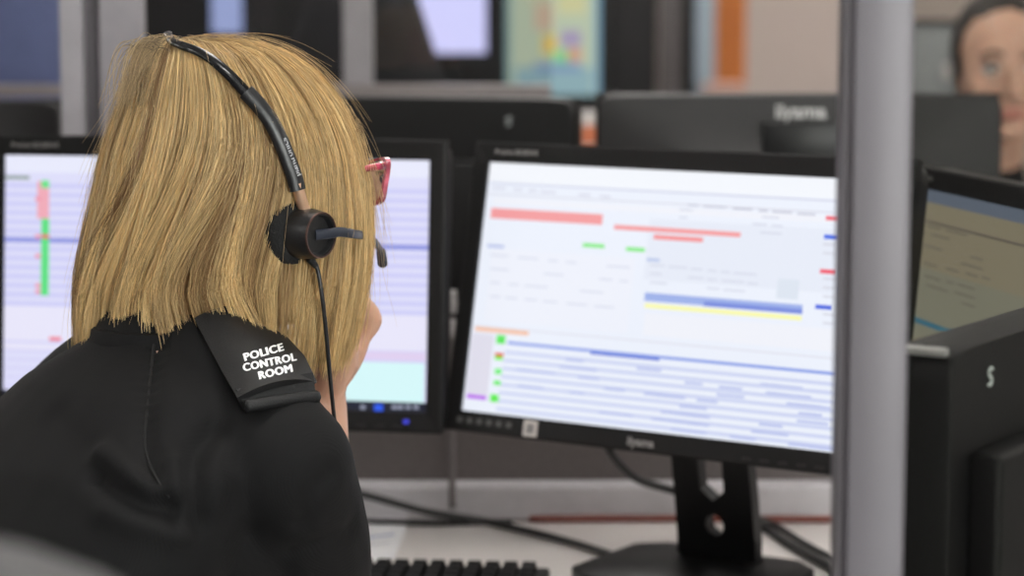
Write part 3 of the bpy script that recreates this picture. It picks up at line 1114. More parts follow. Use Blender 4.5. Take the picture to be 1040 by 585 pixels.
# office chairs
def office_chair(name, loc, rz, label, mfab, hb=.56, wb=.46, seat_z=.47, back_z=.30, shape=0.):
    r = empty(name, loc, rz, label, 'chair', 'office chairs')
    obj('seat', box((.50, .48, .09), (0, .02, seat_z - .045), .035, 4), mfab, r, smooth=True)
    # backrest: a rounded padded slab, gently curved; chair faces +y
    bm = bmesh.new()
    bmesh.ops.create_cube(bm, size=1)
    bmesh.ops.subdivide_edges(bm, edges=bm.edges[:], cuts=7, use_grid_fill=True)
    for v in bm.verts:
        x, y, z = v.co * 2
        rx = math.sqrt(max(0, 1 - .5 * z * z * .75))
        rz_ = math.sqrt(max(0, 1 - .5 * x * x * .55))
        X = x * wb / 2 * rx * (1 - shape * max(0, z) * .55)
        Z = z * hb / 2 * rz_
        Y = y * .035 * math.sqrt(max(.05, 1 - .45 * max(abs(x), abs(z)) ** 4)) - .25 + .05 * x * x - .07 * z
        v.co = Vector((X, Y, seat_z + back_z + Z))
    obj('backrest', vf_bm(bm), mfab, r, smooth=True)
    obj('back_bar', tube([(0, -.08, seat_z - .10), (0, -.24, seat_z - .08), (0, -.27, seat_z + .05), (0, -.28, seat_z + .25)], .022, 16, 10), BLK2, r, smooth=True)
    obj('gas_lift', lathe([(.03, .08), (.03, .22), (.02, .22), (.02, seat_z - .09)], 16), BLK2, r, auto=40)
    for k in range(5):
        a = k * 2 * math.pi / 5 + .3
        l = obj('base_arm', tube([(0, 0, .10), (.15 * math.cos(a), .15 * math.sin(a), .095), (.29 * math.cos(a), .29 * math.sin(a), .07)], (.025, .02, .014), 8, 8), BLK2, r, smooth=True)
        M = axis_M((.29 * math.cos(a), .29 * math.sin(a), .03), (-math.sin(a), math.cos(a), 0))
        obj('castor', lathe([(.012, -.024), (.03, -.022), (.03, -.004), (.01, -.003), (.01, .003), (.03, .004), (.03, .022), (.012, .024)], 14, M), BLK2, l, auto=40)
    for s in (-1, 1):
        ar = obj('armrest_post', tube([(s * .24, -.02, seat_z - .07), (s * .29, -.02, seat_z - .05), (s * .295, -.02, seat_z + .17)], .016, 10, 8), BLK2, r, smooth=True)
        obj('arm_pad', box((.07, .22, .03), (s * .295, 0, seat_z + .185), .012, 3), BLK2, ar, smooth=True)
    return r


GFAB = mat('grey_chair_fabric', (.075, .073, .075), .9, 0, .15, 150, bump=.4)
BFAB = mat('black_chair_fabric', (.014, .013, .015), .9, 0, .15, 150, bump=.4)
BLUEF = mat('blue_chair_fabric', (.13, .155, .31), .9, 0, .12, 100, bump=.4)
a = W(0, 546, .94)
office_chair('office_chair', (a.x - .035, .94 + .27, 0), 0, 'grey upholstered office chair in the near foreground, only its rounded top showing', GFAB, hb=.62, wb=.25, back_z=a.z - .47 - .30)

# chairs and bits beyond
a = W(366, 60, 4.9)
office_chair('office_chair', (a.x, 4.9, 0), R(4), 'black office chair with sloping shoulders before the lavender screen', BFAB, hb=.95, wb=.44, back_z=.50, shape=.75)
a = W(-14, 60, 4.6)
office_chair('office_chair', (a.x, 4.6, 0), R(12), 'high-backed blue office chair at the far left', BLUEF, hb=.86, wb=.36, back_z=.58)
a = W(52, 60, 4.9)
cab = empty('storage_cabinet', (W(52, 60, 6.36).x, 6.36, 0), 0, 'cream storage cabinet behind the blue office chair', 'cabinet')
obj('body', box((.32, .4, 1.5), (0, 0, .75), .004), mat('cream_steel', (.55, .47, .45), .5), cab)
for s in (-1, 1):
    d_ = obj('door', box((.15, .015, 1.42), (s * .078, -.207, .75), .003), mat('cream_steel', (.55, .47, .45), .5), cab)
    obj('handle', box((.012, .015, .12), (s * .02, -.22, .85), .003), ALUD, d_)

# cup on a dark cabinet, seen between the two monitor backs
a = W(590, 149, 4.3)
cb = empty('low_cabinet', (a.x, 4.42, 0), 0, 'charcoal low cabinet carrying the orange and white cup', 'cabinet')
obj('body', box((.44, .45, a.z - .02), (0, 0, (a.z - .02) / 2), .004), DARKPAN, cb)
obj('top', box((.46, .47, .02), (0, 0, a.z - .01), .003), DARKPAN, cb)
for s in (-1, 1):
    d_ = obj('door', box((.205, .015, a.z - .1), (s * .107, -.233, a.z / 2 - .01), .003), DARKPAN, cb)
    obj('handle', box((.012, .015, .1), (s * .03, -.248, a.z * .7), .003), ALUD, d_)
hcup = W(590, 113, 4.3).z - a.z
cu = empty('cup', (a.x, 4.3, a.z), 0, 'white and orange cup seen between two dark monitor backs', 'cup')
ORG = mat('orange_band', (.55, .16, .07), .5)
obj('body', lathe([(.024, 0), (.025, .002), (.030, hcup), (.028, hcup), (.023, .006)], 24, Matrix.Diagonal((1.1, 1.1, 1, 1))), mat('cup_white', (.6, .57, .55), .5), cu, auto=40)
obj('sleeve', lathe([(.0267, hcup * .10), (.0290, hcup * .62), (.0300, hcup * .62), (.0275, hcup * .10)], 24, Matrix.Diagonal((1.1, 1.1, 1, 1))), ORG, cu, auto=40)

# right background: orange panel, pale blue banner, desk edge
a, b = W(727, 40, 7.6), W(757, 40, 7.6)
op = empty('orange_panel', ((a.x + b.x) / 2, 7.6, 0), 0, 'narrow upright orange panel before the cream wall', 'panel')
obj('board', box((b.x - a.x, .03, 1.9), (0, 0, .97), .004), mat('orange_laminate', (.52, .14, .012), .6), op)
obj('foot', box((b.x - a.x + .06, .2, .02), (0, 0, .01), .003), ALUD, op)
a, b = W(706, 40, 7.05), W(725, 40, 7.05)
bb = empty('display_banner', ((a.x + b.x) / 2, 7.05, 0), 0, 'slim pale blue banner left of the orange panel', 'banner')
obj('sheet', box((b.x - a.x, .006, 1.8), (0, 0, .95)), mat('pale_blue_banner', (.30, .36, .42), .6), bb)
obj('foot', box((b.x - a.x + .05, .14, .05), (0, 0, .025), .006), ALUD, bb)
obj('top_bar', box((b.x - a.x + .01, .02, .02), (0, 0, 1.86), .004), ALUD, bb)
a, b = W(716, 90, 6.85), W(754, 90, 6.85)
tb = empty('side_table', ((a.x + b.x) / 2, 6.85, 0), 0, 'small pale pink table top before the orange panel', 'table')
obj('top', box((b.x - a.x, .2, .03), (0, 0, a.z), .004), mat('pinkish_laminate', (.45, .27, .22), .6), tb)
obj('column', lathe([(.09, 0), (.09, .015), (.025, .03), (.025, a.z - .01)], 20), ALUD, tb, auto=40)
# small cabinet dark at 620..668
a, b = W(618, 40, 6.34), W(664, 40, 6.34)
dc = empty('dark_locker', ((a.x + b.x) / 2, 6.34, 0), 0, 'narrow charcoal locker right of the map screen', 'locker')
obj('body', box((b.x - a.x, .3, 1.62), (0, 0, .81), .005), DARKPAN, dc)
obj('door', box((b.x - a.x - .02, .012, 1.5), (0, -.156, .82), .003), DARKPAN, dc)
obj('handle', box((.01, .012, .1), (.03, -.168, .8), .002), ALUD, dc)

a, b = W(691, 40, 7.3), W(709, 40, 7.3)
bl = empty('black_locker', ((a.x + b.x) / 2, 7.3, 0), 0, 'slim black locker between the grey post and pale blue banner', 'locker')
obj('body', box((b.x - a.x, .3, 1.7), (0, 0, .85), .005), DARKPAN, bl)
obj('door', box((b.x - a.x - .01, .012, 1.6), (0, -.156, .86), .003), DARKPAN, bl)
obj('handle', box((.008, .012, .1), (.012, -.168, .9), .002), ALUD, bl)

# monitor behind the far person
a = W(955, 94, 4.75)
fm = empty('wall_display', (a.x - .02, 4.75, 0), 0, 'black display on a stand behind the far person', 'screen')
zt_, zb_ = W(950, 20, 4.75).z, W(950, 110, 4.75).z
obj('panel', box((.36, .035, zt_ - zb_), (.11, 0, (zt_ + zb_) / 2), .006), BLK2, fm)
obj('inset', box((.33, .004, zt_ - zb_ - .03), (.11, -.018, (zt_ + zb_) / 2), .001), mat('dark_display', (.01, .01, .012), .3), fm)
obj('stand', join(box((.05, .03, zb_), (.11, .02, zb_ / 2)), box((.4, .35, .02), (.11, .02, .01), .004)), BLK2, fm)
obj('label_plate', box((.016, .003, .030), (W(962, 72, 4.73).x - fm.location.x, -.0205, W(962, 72, 4.73).z), .001), mat('pale_label', (.30, .26, .25), .5), fm)

# ------------------------------------------------------------------ people
SKIN = skin_mat('fair_skin', (.54, .31, .215))
SKIN2 = skin_mat('tan_skin', (.50, .30, .22))
KNIT = knit_mat()
TROUS = mat('black_trouser_cloth', (.012, .012, .014), .85, 0, .1, 60, sheen=.1)
SHOE = mat('black_shoe_leather', (.01, .01, .01), .35)
EYEW = mat('eye_white', (.7, .68, .66), .25)
EYEI = mat('dark_iris', (.03, .02, .015), .2)
BROW = mat('dark_brow_hair', (.03, .02, .014), .7)
LIP = mat('lip_tone', (.42, .15, .12), .4)


def head_pieces(M, ears=True):
    p = [ellipsoid((0, -.012, .035), (.074, .094, .085), M), ellipsoid((0, .03, -.01), (.066, .062, .085), M),
         ellipsoid((0, .03, -.06), (.055, .055, .052), M), ellipsoid((0, .068, -.098), (.024, .02, .018), M),
         limb([(0, .084, .006), (0, .098, -.018), (0, .106, -.040)], (.007, .009, .011), M),
         ellipsoid((0, .088, -.066), (.024, .010, .0065), M), ellipsoid((0, .086, -.076), (.02, .011, .0075), M)]
    for s in (-1, 1):
        p += [ellipsoid((s * .038, .055, -.03), (.025, .027, .028), M), ellipsoid((s * .012, .094, -.042), (.008, .009, .007), M),
              ellipsoid((s * .03, .079, .017), (.026, .012, .007), M), ellipsoid((s * (.076 if ears else .06), -.012, -.014), (.009, .018, .03), M)]
    return p


def face_bits(M, parent, world, brow=BROW):
    for s in (-1, 1):
        e = obj('eye', ellipsoid((s * .032, .0785, -.001), (.0135, .0135, .0105), M), EYEW, parent, smooth=True, world=world)
        obj('iris', ellipsoid((s * .032, .0905, -.001), (.006, .003, .006), M), EYEI, e, smooth=True)
        if world:
            e.children[0].data.transform(Matrix.Translation(-parent.location))
        obj('eyebrow', mesh_of(tube([M @ Vector(q) for q in ((s * .014, .094, .021), (s * .032, .093, .026), (s * .052, .080, .020))], (.003, .0038, .002), 12, 6)), brow, parent, smooth=True, world=world)
        obj('eyelashes', mesh_of(tube([M @ Vector(q) for q in ((s * .019, .089, .004), (s * .032, .0925, .009), (s * .046, .085, .003))], (.0016, .0022, .0014), 12, 6)), brow, parent, smooth=True, world=world)
    obj('lips', join(ellipsoid((0, .0925, -.0665), (.021, .0075, .0045), M), ellipsoid((0, .0915, -.0755), (.018, .0075, .0055), M)), LIP, parent, smooth=True, world=world)


def hand_pieces(w, u, nb, s, curl, thumb_in=1.):
    w, u, nb, s = Vector(w), Vector(u).normalized(), Vector(nb).normalized(), Vector(s).normalized()
    M = Matrix((s, u, nb)).transposed().to_4x4()
    M.translation = w
    out = [ellipsoid((0, .050, 0), (.037, .050, .0135), M), ellipsoid((0, .012, 0), (.027, .03, .018), M),
           ellipsoid((.022, .035, -.010), (.016, .030, .014), M), ellipsoid((-.022, .04, -.008), (.014, .035, .012), M),
           ellipsoid((0, .078, .002), (.036, .018, .011), M)]
    L = [(.042, .025, .020), (.046, .029, .021), (.042, .027, .020), (.034, .020, .018)]
    off = (.028, .0095, -.0095, -.028)
    up_ = (.086, .091, .088, .080)
    for i in range(4):
        p = Vector((off[i], up_[i], 0))
        pts = [Vector((off[i] * .7, .05, 0)), p]
        for ln, th in zip(L[i], curl):
            d = Vector((off[i] * .6 * (1 if th < .8 else .15), math.cos(th), -math.sin(th))).normalized()
            p = p + d * ln
            pts.append(p)
        r = (.0085, .0098, .0086, .0080, .0066) if i < 3 else (.0075, .0088, .0076, .007, .0058)
        pp = [pts[0]]
        rr = [r[0]]
        for a in range(1, len(pts)):
            pp += [(pts[a - 1] + pts[a]) / 2, pts[a]]
            rr += [(r[a - 1] + r[a]) / 2 * .97, r[a]]
        out.append(limb(pp, rr, M, n=26, k=12))
    t = thumb_in
    out.append(limb([(.018, .012, -.006), (.034, .040, -.014), (.036 - .004 * t, .066, -.024), (.030 - .012 * t, .090, -.032)], (.013, .0125, .0105, .0078), M, n=20, k=12))
    return out


# ---- seated person with the headset
PSI = R(46)
S = Vector((math.cos(PSI), -math.sin(PSI), 0))      # to the person's right
Fd = Vector((math.sin(PSI), math.cos(PSI), 0))      # forwards
wroot = empty('person', (-.47, 1.86, 0), 0, 'person with a straight blonde bob, headset and black jumper, seen from behind', 'person')
HC = W(237, 203, 2.075)
MH = Matrix.Translation(HC) @ Matrix.Rotation(-PSI, 4, 'Z') @ Matrix.Rotation(R(3), 4, 'X')
Rs, Ls = Vector((-.190, 1.935, .985)), Vector((-.432, 2.195, .952))
Nk = Vector((-.285, 2.04, 1.07))
El = Vector((-.178, 2.065, .812))
Wr = W(322, 405, 2.13)
LEl, LWr = Vector((-.65, 2.27, .812)), Vector((-.60, 2.47, .80))
HIP = Vector((-.47, 1.86, .56))


def legs(sc_, hip, s, f):
    out = []
    for k in (-1, 1):
        a = hip + s * (.095 * k) + Vector((0, 0, -.01))
        kn = hip + s * (.13 * k) + f * .42 + Vector((0, 0, -.03))
        an = hip + s * (.13 * k) + f * .44
        an.z = .10
        out += [limb([a, (a + kn) / 2, kn], (.085 * sc_, .075 * sc_, .06 * sc_)), limb([kn, (kn + an) / 2 + Vector((0, 0, .05)), an], (.058 * sc_, .055 * sc_, .038 * sc_))]
    return out


def torso_secs(k):
    d = [(.50, -.47, 1.86, .175, .125), (.65, -.455, 1.875, .16, .12), (.78, -.42, 1.91, .155, .115), (.90, -.375, 1.95, .165, .11),
         (.99, -.335, 1.985, .165, .10), (1.045, -.31, 2.01, .12, .08), (1.08, -.29, 2.03, .065, .062)]
    return [((x, y, z), S * hw_ * k, Fd * hd_ * k) for z, x, y, hw_, hd_ in d]


uH = Vector((.40, .10, .91)).normalized()
nbH = (Fd + Vector((.15, 0, -.3))).normalized()
nbH = (nbH - uH * nbH.dot(uH)).normalized()
sH = uH.cross(nbH)
if sH.dot(S) < 0:
    sH = -sH
pieces = head_pieces(MH)
pieces += [limb([Nk - Vector((.01, .01, .05)), Nk + Vector((.01, .01, .03)), MH @ Vector((0, -.015, -.07)), MH @ Vector((0, -.01, .0))], (.06, .054, .052, .055))]
pieces += [loft(torso_secs(.85))] + legs(.85, HIP, S, Fd)
pieces += [limb([Rs, (Rs + El) / 2, El], (.042, .042, .036)), limb([El, El.lerp(Wr, .35), El.lerp(Wr, .8), Wr], (.038, .040, .030, .0265))]
pieces += [limb([Ls, (Ls + LEl) / 2, LEl], (.042, .042, .036)), limb([LEl, LEl.lerp(LWr, .35), LWr], (.038, .038, .026))]
pieces += hand_pieces(Wr, uH, nbH, sH, (R(62), R(140), R(195)))
uL = (LWr - LEl).normalized()
nL = Vector((0, 0, 1))
pieces += hand_pieces(LWr, uL, nL, nL.cross(uL) * -1 if nL.cross(uL).dot(S) < 0 else nL.cross(uL), (R(15), R(45), R(65)), 0)
for k in (-1, 1):
    an = HIP + S * (.13 * k) + Fd * .44
    pieces.append(limb([Vector((an.x, an.y, .06)), Vector((an.x, an.y, .05)) + Fd * .14], (.034, .028)))
body = obj('body', fuse(pieces, .0032, 5), SKIN, wroot, world=True)
face_bits(MH, wroot, True, mat('fair_brow_hair', (.22, .14, .07), .7))

# jumper
jp = [loft(torso_secs(1.))]
jp.append(limb([Rs, Vector((-.245, 1.995, 1.045)), Vector((-.292, 2.035, 1.055)), Vector((-.36, 2.11, 1.020)), Ls], (.060, .056, .058, .056, .058), n=40))
jp.append(limb([Rs, Rs.lerp(El, .5) + Vector((.008, -.006, .004)), El, El + (Wr - El) * .22], (.062, .058, .053, .047), n=40))
jp.append(limb([Ls, Ls.lerp(LEl, .5), LEl, LEl.lerp(LWr, .75)], (.060, .056, .050, .036), n=40))
jp.append(ellipsoid((0, 0, 0), (.10, .085, .12), Matrix.Translation((-.27, 1.975, .93)) @ Matrix.Rotation(-PSI, 4, 'Z')))
jp.append(limb([Nk + Vector((-.014, -.012, -.01)), Nk + Vector((-.004, -.004, .002))], (.062, .055)))
jme = fuse(jp, .005, 10)
tree = bvh(jme)


def crease(lines):
    """press folds into the cloth along lines lying on its surface"""
    co = np.zeros(len(jme.vertices) * 3)
    jme.vertices.foreach_get('co', co)
    co = co.reshape(-1, 3)
    nn = np.zeros(len(jme.vertices) * 3)
    jme.vertices.foreach_get('normal', nn)
    nn = nn.reshape(-1, 3)
    disp = np.zeros(len(co))
    for pts, amp, wdt in lines:
        Q = [hit(tree, *p)[0] for p in pts]
        Q = [q for q in Q if q is not None]
        if len(Q) < 2:
            continue
        L = catmull(Q, 24)
        d = np.min(np.linalg.norm(co[:, None, :] - L[None], axis=2), axis=1)
        disp += amp * np.exp(-(d / wdt) ** 2)
    co = co + nn * disp[:, None]
    jme.vertices.foreach_set('co', co.ravel())
    jme.update()


crease([([(160, 340), (152, 390), (148, 440), (152, 470), (165, 500), (178, 530)], -.006, .009),
        ([(102, 462), (125, 480), (150, 497), (170, 503)], .008, .011),
        ([(98, 482), (122, 500), (150, 514), (172, 516)], -.009, .010),
        ([(110, 520), (140, 532), (175, 540)], .006, .012),
        ([(218, 438), (202, 458), (197, 490), (198, 530)], -.010, .011),
        ([(232, 440), (216, 470), (212, 510)], .006, .013),
        ([(176, 470), (184, 500), (190, 540)], .005, .010),
        ([(335, 480), (318, 500), (310, 530)], -.004, .009),
        ([(60, 420), (80, 450), (95, 480)], -.004, .015),
        ([(300, 560), (330, 550), (355, 540)], -.004, .010)])
jumper = obj('jumper', jme, KNIT, wroot, world=True)
tree = bvh(jme, wroot.location)
SEAM = mat('dark_seam', (.004, .004, .004), .9)


def on_cloth(pts, out=.0005):
    res = []
    for p in pts:
        h, nrm = hit(tree, *p)
        if h is not None:
            res.append(h + nrm * out)
    return res


for nm, pts in (('seam', [(158, 338), (155, 360), (152, 390), (149, 420), (147, 450), (151, 470), (161, 490), (172, 505)]),):
    obj(nm, tube(on_cloth(pts), .0011, 40, 6), SEAM, jumper, smooth=True, world=False).data.transform(Matrix.Translation(-wroot.location))
# trousers and shoes
tr = legs(1.08, HIP, S, Fd) + [ellipsoid((HIP.x, HIP.y, .53), (.19, .14, .10), None)]
obj('trousers', fuse(tr, .009, 6), TROUS, wroot, world=True)
for k in (-1, 1):
    an = HIP + S * (.13 * k) + Fd * .44
    sh_ = fuse([limb([Vector((an.x, an.y, .05)) - Fd * .03, Vector((an.x, an.y, .045)) + Fd * .10, Vector((an.x, an.y, .035)) + Fd * .17], (.043, .043, .033)),
                limb([Vector((an.x, an.y, .06)), Vector((an.x, an.y, .10))], (.045, .044))], .006, 4)
    obj('shoe', sh_, SHOE, wroot, world=True)

# collar ring
ck = []
for i in range(36):
    a = 2 * math.pi * i / 36
    ck.append(Nk + Vector((-.006, -.006, -.004)) + S * .057 * math.cos(a) + Fd * .062 * math.sin(a) - Fd * .004)
V, F = [], []
for i, p in enumerate(ck):
    o_ = (p - Nk)
    o_.z = 0
    o_.normalize()
    for (dr, dz) in ((.004, -.02), (.006, .0), (.002, .022), (-.002, .024), (-.004, 0), (-.004, -.02)):
        V.append(p + o_ * dr + Vector((0, 0, dz)))
for i in range(36):
    for j in range(6):
        F.append((i * 6 + j, ((i + 1) % 36) * 6 + j, ((i + 1) % 36) * 6 + (j + 1) % 6, i * 6 + (j + 1) % 6))
obj('collar', (V, F), KNIT, wroot, smooth=True, world=True)

# epaulette slide
EPM = mat('black_epaulette_cloth', (.0055, .0055, .006), .6, 0, .1, 60, bump=.3, bscale=900, spec=.4)


def lerp(a, b, t):
    return a + (b - a) * t


def edge(pts, t):
    i = min(int(t * (len(pts) - 1)), len(pts) - 2)
    return Vector(pts[i]).lerp(Vector(pts[i + 1]), t * (len(pts) - 1) - i)


EB = [(197, 323), (212, 352), (227, 380), (241, 404)]
EF = [(264, 316), (289, 339), (310, 362), (322, 388)]


def ep_point(s, t, lift=0., ext=0.):
    b, f_ = edge(EB, t), edge(EF, t)
    p = b.lerp(f_, s)
    bow = 4 * s * (1 - s)
    p += Vector((2, -9)) * bow
    Y = lerp(lerp(1.972, 1.893, t), lerp(2.022, 1.952, t), s) - .012 * bow
    q = W(p.x, p.y, Y)
    return q


def patch(fn, ns, nt, th):
    top_ = [[fn(i / ns, j / nt) for j in range(nt + 1)] for i in range(ns + 1)]
    V, F = [], []
    for i in range(ns + 1):
        for j in range(nt + 1):
            a = top_[min(i + 1, ns)][j] - top_[max(i - 1, 0)][j]
            b = top_[i][min(j + 1, nt)] - top_[i][max(j - 1, 0)]
            nrm = a.cross(b).normalized()
            if nrm.dot(CAM - top_[i][j]) < 0:
                nrm = -nrm
            V.append(top_[i][j])
            V.append(top_[i][j] - nrm * th)
    w_ = nt + 1

    def ix(i, j, k):
        return (i * w_ + j) * 2 + k
    for i in range(ns):
        for j in range(nt):
            F.append((ix(i, j, 0), ix(i + 1, j, 0), ix(i + 1, j + 1, 0), ix(i, j + 1, 0)))
            F.append((ix(i, j, 1), ix(i, j + 1, 1), ix(i + 1, j + 1, 1), ix(i + 1, j, 1)))
    for i in range(ns):
        F.append((ix(i, 0, 0), ix(i, 0, 1), ix(i + 1, 0, 1), ix(i + 1, 0, 0)))
        F.append((ix(i, nt, 0), ix(i + 1, nt, 0), ix(i + 1, nt, 1), ix(i, nt, 1)))
    for j in range(nt):
        F.append((ix(0, j, 0), ix(0, j + 1, 0), ix(0, j + 1, 1), ix(0, j, 1)))
        F.append((ix(ns, j, 0), ix(ns, j, 1), ix(ns, j + 1, 1), ix(ns, j + 1, 0)))
    bm = bmesh.new()
    bm.from_mesh(mesh_of((V, F)))
    bmesh.ops.recalc_face_normals(bm, faces=bm.faces)
    return vf_bm(bm)


eme = patch(ep_point, 20, 20, .006)
etree = bvh(eme)
ep = obj('epaulette', eme, EPM, wroot, world=True, auto=50)
ep['label'] = 'black shoulder slide lettered in white'


def strap_end(s, t):
    b, f_ = Vector((249, 413)), Vector((321, 403))
    b0, f0 = Vector((240, 395)), Vector((318, 378))
    p = (b0.lerp(f0, s)).lerp(b.lerp(f_, s), t) + Vector((1, -1)) * 4 * s * (1 - s)
    Y = lerp(1.893, 1.944, s) - .006 * 4 * s * (1 - s) + .006 * (1 - t)
    return W(p.x, p.y, Y)


obj('shoulder_strap', patch(strap_end, 16, 6, .008), EPM, wroot, world=True, auto=50)
sp = [strap_end(s, 1.) for s in np.linspace(0, 1, 14)]
obj('strap_roll', tube(sp, .0055, 26, 8), EPM, wroot, smooth=True, world=True)
LET = mat('white_lettering', (.85, .85, .85), .6)
for word, (x0, y0), (x1, y1), hgt in (('POLICE', (247.5, 363), (288, 352), 8.2), ('CONTROL', (246.5, 373.5), (301, 362), 8.2), ('ROOM', (262.5, 381.5), (297, 373.5), 8.2)):
    tm = text_mesh(word, 1., 0, 0, 1.08)
    cps = []
    for dx_, dy_ in ((0, 0), (.03, .025), (.06, 0), (.03, -.025), (.09, .025), (.09, -.01), (.12, 0.01)):
        cps.append(tm.copy())
        cps[-1].transform(Matrix.Translation((dx_, dy_, 0)))
    tm = join(*cps)
    xs_ = [v.co.x for v in tm.vertices]
    ys_ = [v.co.y for v in tm.vertices]
    w0, h0 = max(xs_) - min(xs_), max(ys_) - min(ys_)
    mx_, my_ = (max(xs_) + min(xs_)) / 2, (max(ys_) + min(ys_)) / 2
    d = Vector((x1 - x0, y1 - y0))
    ln = d.length
    d.normalize()
    dn = Vector((-d.y * -1, d.x * -1)) if False else Vector((d.y * 1., -d.x))
    c = Vector(((x0 + x1) / 2, (y0 + y1) / 2))
    bm = bmesh.new()
    bm.from_mesh(tm)
    for v in bm.verts:
        q = c + d * ((v.co.x - mx_) / w0 * ln) + dn * ((v.co.y - my_) / h0 * hgt)
        h, nrm = hit(etree, q.x, q.y)
        v.co = (h + (CAM - h).normalized() * .0007) if h is not None else W(q.x, q.y, 1.9)
    o_ = obj('lettering', vf_bm(bm), LET, ep)
    o_.data.transform(Matrix.Translation(-wroot.location))

# bracelet on the right wrist
bc = El.lerp(Wr, .72)
obj('bracelet', lathe([(.0335, -.004), (.0355, -.004), (.0355, .004), (.0335, .004), (.0335, -.004)], 28, axis_M(bc, Wr - El)), mat('silver_bracelet', (.7, .7, .72), .25, .9), wroot, auto=40, world=True)

# ---- hair
HY = [40, 39, 42, 50, 65, 92, 120, 150, 200, 250, 300, 346]
HL = [184, 167, 155, 147, 138, 126, 115, 105, 93, 82, 73, 74]
HR = [182, 236, 267, 291, 315, 341, 358, 370, 379, 380, 376, 366]
HB = [0, .034, .052, .068, .083, .096, .103, .107, .109, .108, .104, .098]
HYC = [2.03, 2.035, 2.045, 2.055, 2.062, 2.07, 2.072, 2.074, 2.075, 2.075, 2.072, 2.068]
hx, hz, ha = [], [], []
for i in range(len(HY)):
    a_, b_ = W(HL[i], HY[i], HYC[i]), W(HR[i], HY[i], HYC[i])
    hx.append((a_.x + b_.x) / 2)
    ha.append((b_.x - a_.x) / 2)
    hz.append(a_.z)
hx, hz, ha, hb_, hyc = map(np.array, (hx, hz, ha, HB, HYC))
ds = np.sqrt(np.diff(hz) ** 2 + (np.diff(ha)) ** 2)
hq = np.r_[0, np.cumsum(ds)]
hq /= hq[-1]


def smooth_interp(q, arr):
    # Catmull-Rom through the profile (linear beyond its end)
    q = np.asarray(q, float)
    i = np.clip(np.searchsorted(hq, q) - 1, 0, len(hq) - 2)
    t = (q - hq[i]) / (hq[i + 1] - hq[i])
    m = np.gradient(arr, hq)
    h_ = hq[i + 1] - hq[i]
    tt = np.clip(t, 0, 1)
    v = (2 * tt ** 3 - 3 * tt ** 2 + 1) * arr[i] + (tt ** 3 - 2 * tt ** 2 + tt) * h_ * m[i] + (-2 * tt ** 3 + 3 * tt ** 2) * arr[i + 1] + (tt ** 3 - tt ** 2) * h_ * m[i + 1]
    return v + np.where(t > 1, (t - 1) * (arr[-1] - arr[-2]), 0)


def shell(phi, q, dr=0.):
    """point of the hair's outer surface: direction phi round the head, q from crown (0) to tips (1)"""
    phi, q = np.broadcast_arrays(np.asarray(phi, float), np.asarray(q, float))
    a = np.maximum(smooth_interp(q, ha), 0)
    b = np.maximum(smooth_interp(q, hb_), 0)
    dome = np.clip(1 - q / .45, 0, 1)
    x = smooth_interp(q, hx) + (a + dr * np.minimum(1, a / .03)) * np.cos(phi)
    y = smooth_interp(q, hyc) + (b + dr * np.minimum(1, b / .03)) * np.sin(phi)
    z = smooth_interp(q, hz) + dr * dome
    return np.stack([x, y, z], -1)


def shell_px(px, py, out=.0):
    """near-side point of the hair surface seen at a pixel"""
    best = None
    z_q = np.linspace(0.01, 1, 240)
    ph = np.linspace(-math.pi, 0, 181)
    PH, QQ = np.meshgrid(ph, z_q)
    Pt = shell(PH, QQ, out)
    d = Pt - np.array(CAM)
    c_, s_ = math.cos(PITCH), math.sin(PITCH)
    fw = d[..., 1] * c_ - d[..., 2] * s_
    u_ = d[..., 1] * s_ + d[..., 2] * c_
    X = 520 + FPX * d[..., 0] / fw
    Y = 292.5 - FPX * u_ / fw
    e = (X - px) ** 2 + (Y - py) ** 2
    i = np.unravel_index(np.argmin(e), e.shape)
    p = Pt[i]
    i0, i1 = max(i[0] - 1, 0), min(i[0] + 1, 239)
    j0, j1 = max(i[1] - 1, 0), min(i[1] + 1, 180)
    n = np.cross(Pt[i[0], j1] - Pt[i[0], j0], Pt[i1, i[1]] - Pt[i0, i[1]])
    n /= np.linalg.norm(n) + 1e-9
    if np.dot(n, p - np.array([hx[6], 2.075, 1.2])) < 0:
        n = -n
    return p, n


FACE0, FACE1 = R(4), R(88)


def sstep(x):
    x = np.clip(x, 0, 1)
    return x * x * (3 - 2 * x)


def strand_paths(phi0, q0, q1, dr, wob, n=17):
    """many strands at once; each argument has one value per strand"""
    m = len(phi0)
    t = np.linspace(0, 1, n)[None, :]
    q = q0[:, None] + (q1 - q0)[:, None] * t
    ph = np.repeat(phi0[:, None], n, 1)
    # hair over the face is swept to its two sides
    inside = (ph > FACE0) & (ph < FACE1)
    tgt = np.where(ph < (FACE0 + FACE1) / 2, FACE0 - .05, FACE1 + .05)
    ph = np.where(inside, ph + (tgt - ph) * sstep((q - .12) / .26), ph)
    # lower back: locks lean to the left, some flick back
    deg = np.degrees(ph)
    win = np.exp(-((deg + 112) / 34) ** 2)
    ph = ph + wob['lean'][:, None] * win * sstep((q - .38) / .60)
    win2 = np.exp(-((deg + 72) / 16) ** 2)
    ph = ph + .22 * win2 * sstep((q - .80) / .20) - .14 * win2 * sstep((q - .45) / .35)
    ph = ph + wob['amp'][:, None] * np.sin(wob['fr'][:, None] * q + wob['ph'][:, None]) * sstep((q - .1) / .5)
    ph = ph + wob['spread'][:, None] * (1 - .75 * sstep((q - .35) / .65)) 
    d = dr[:, None] + wob['ramp'][:, None] * np.sin(wob['fr'][:, None] * .8 * q + wob['ph'][:, None] * 1.7) * sstep((q - .2) / .6)
    d = d * np.minimum(1, q / .08 + .3)
    d = d + wob['tipd'][:, None] * sstep((q - .8) / .2)
    return shell(ph, q, d), q


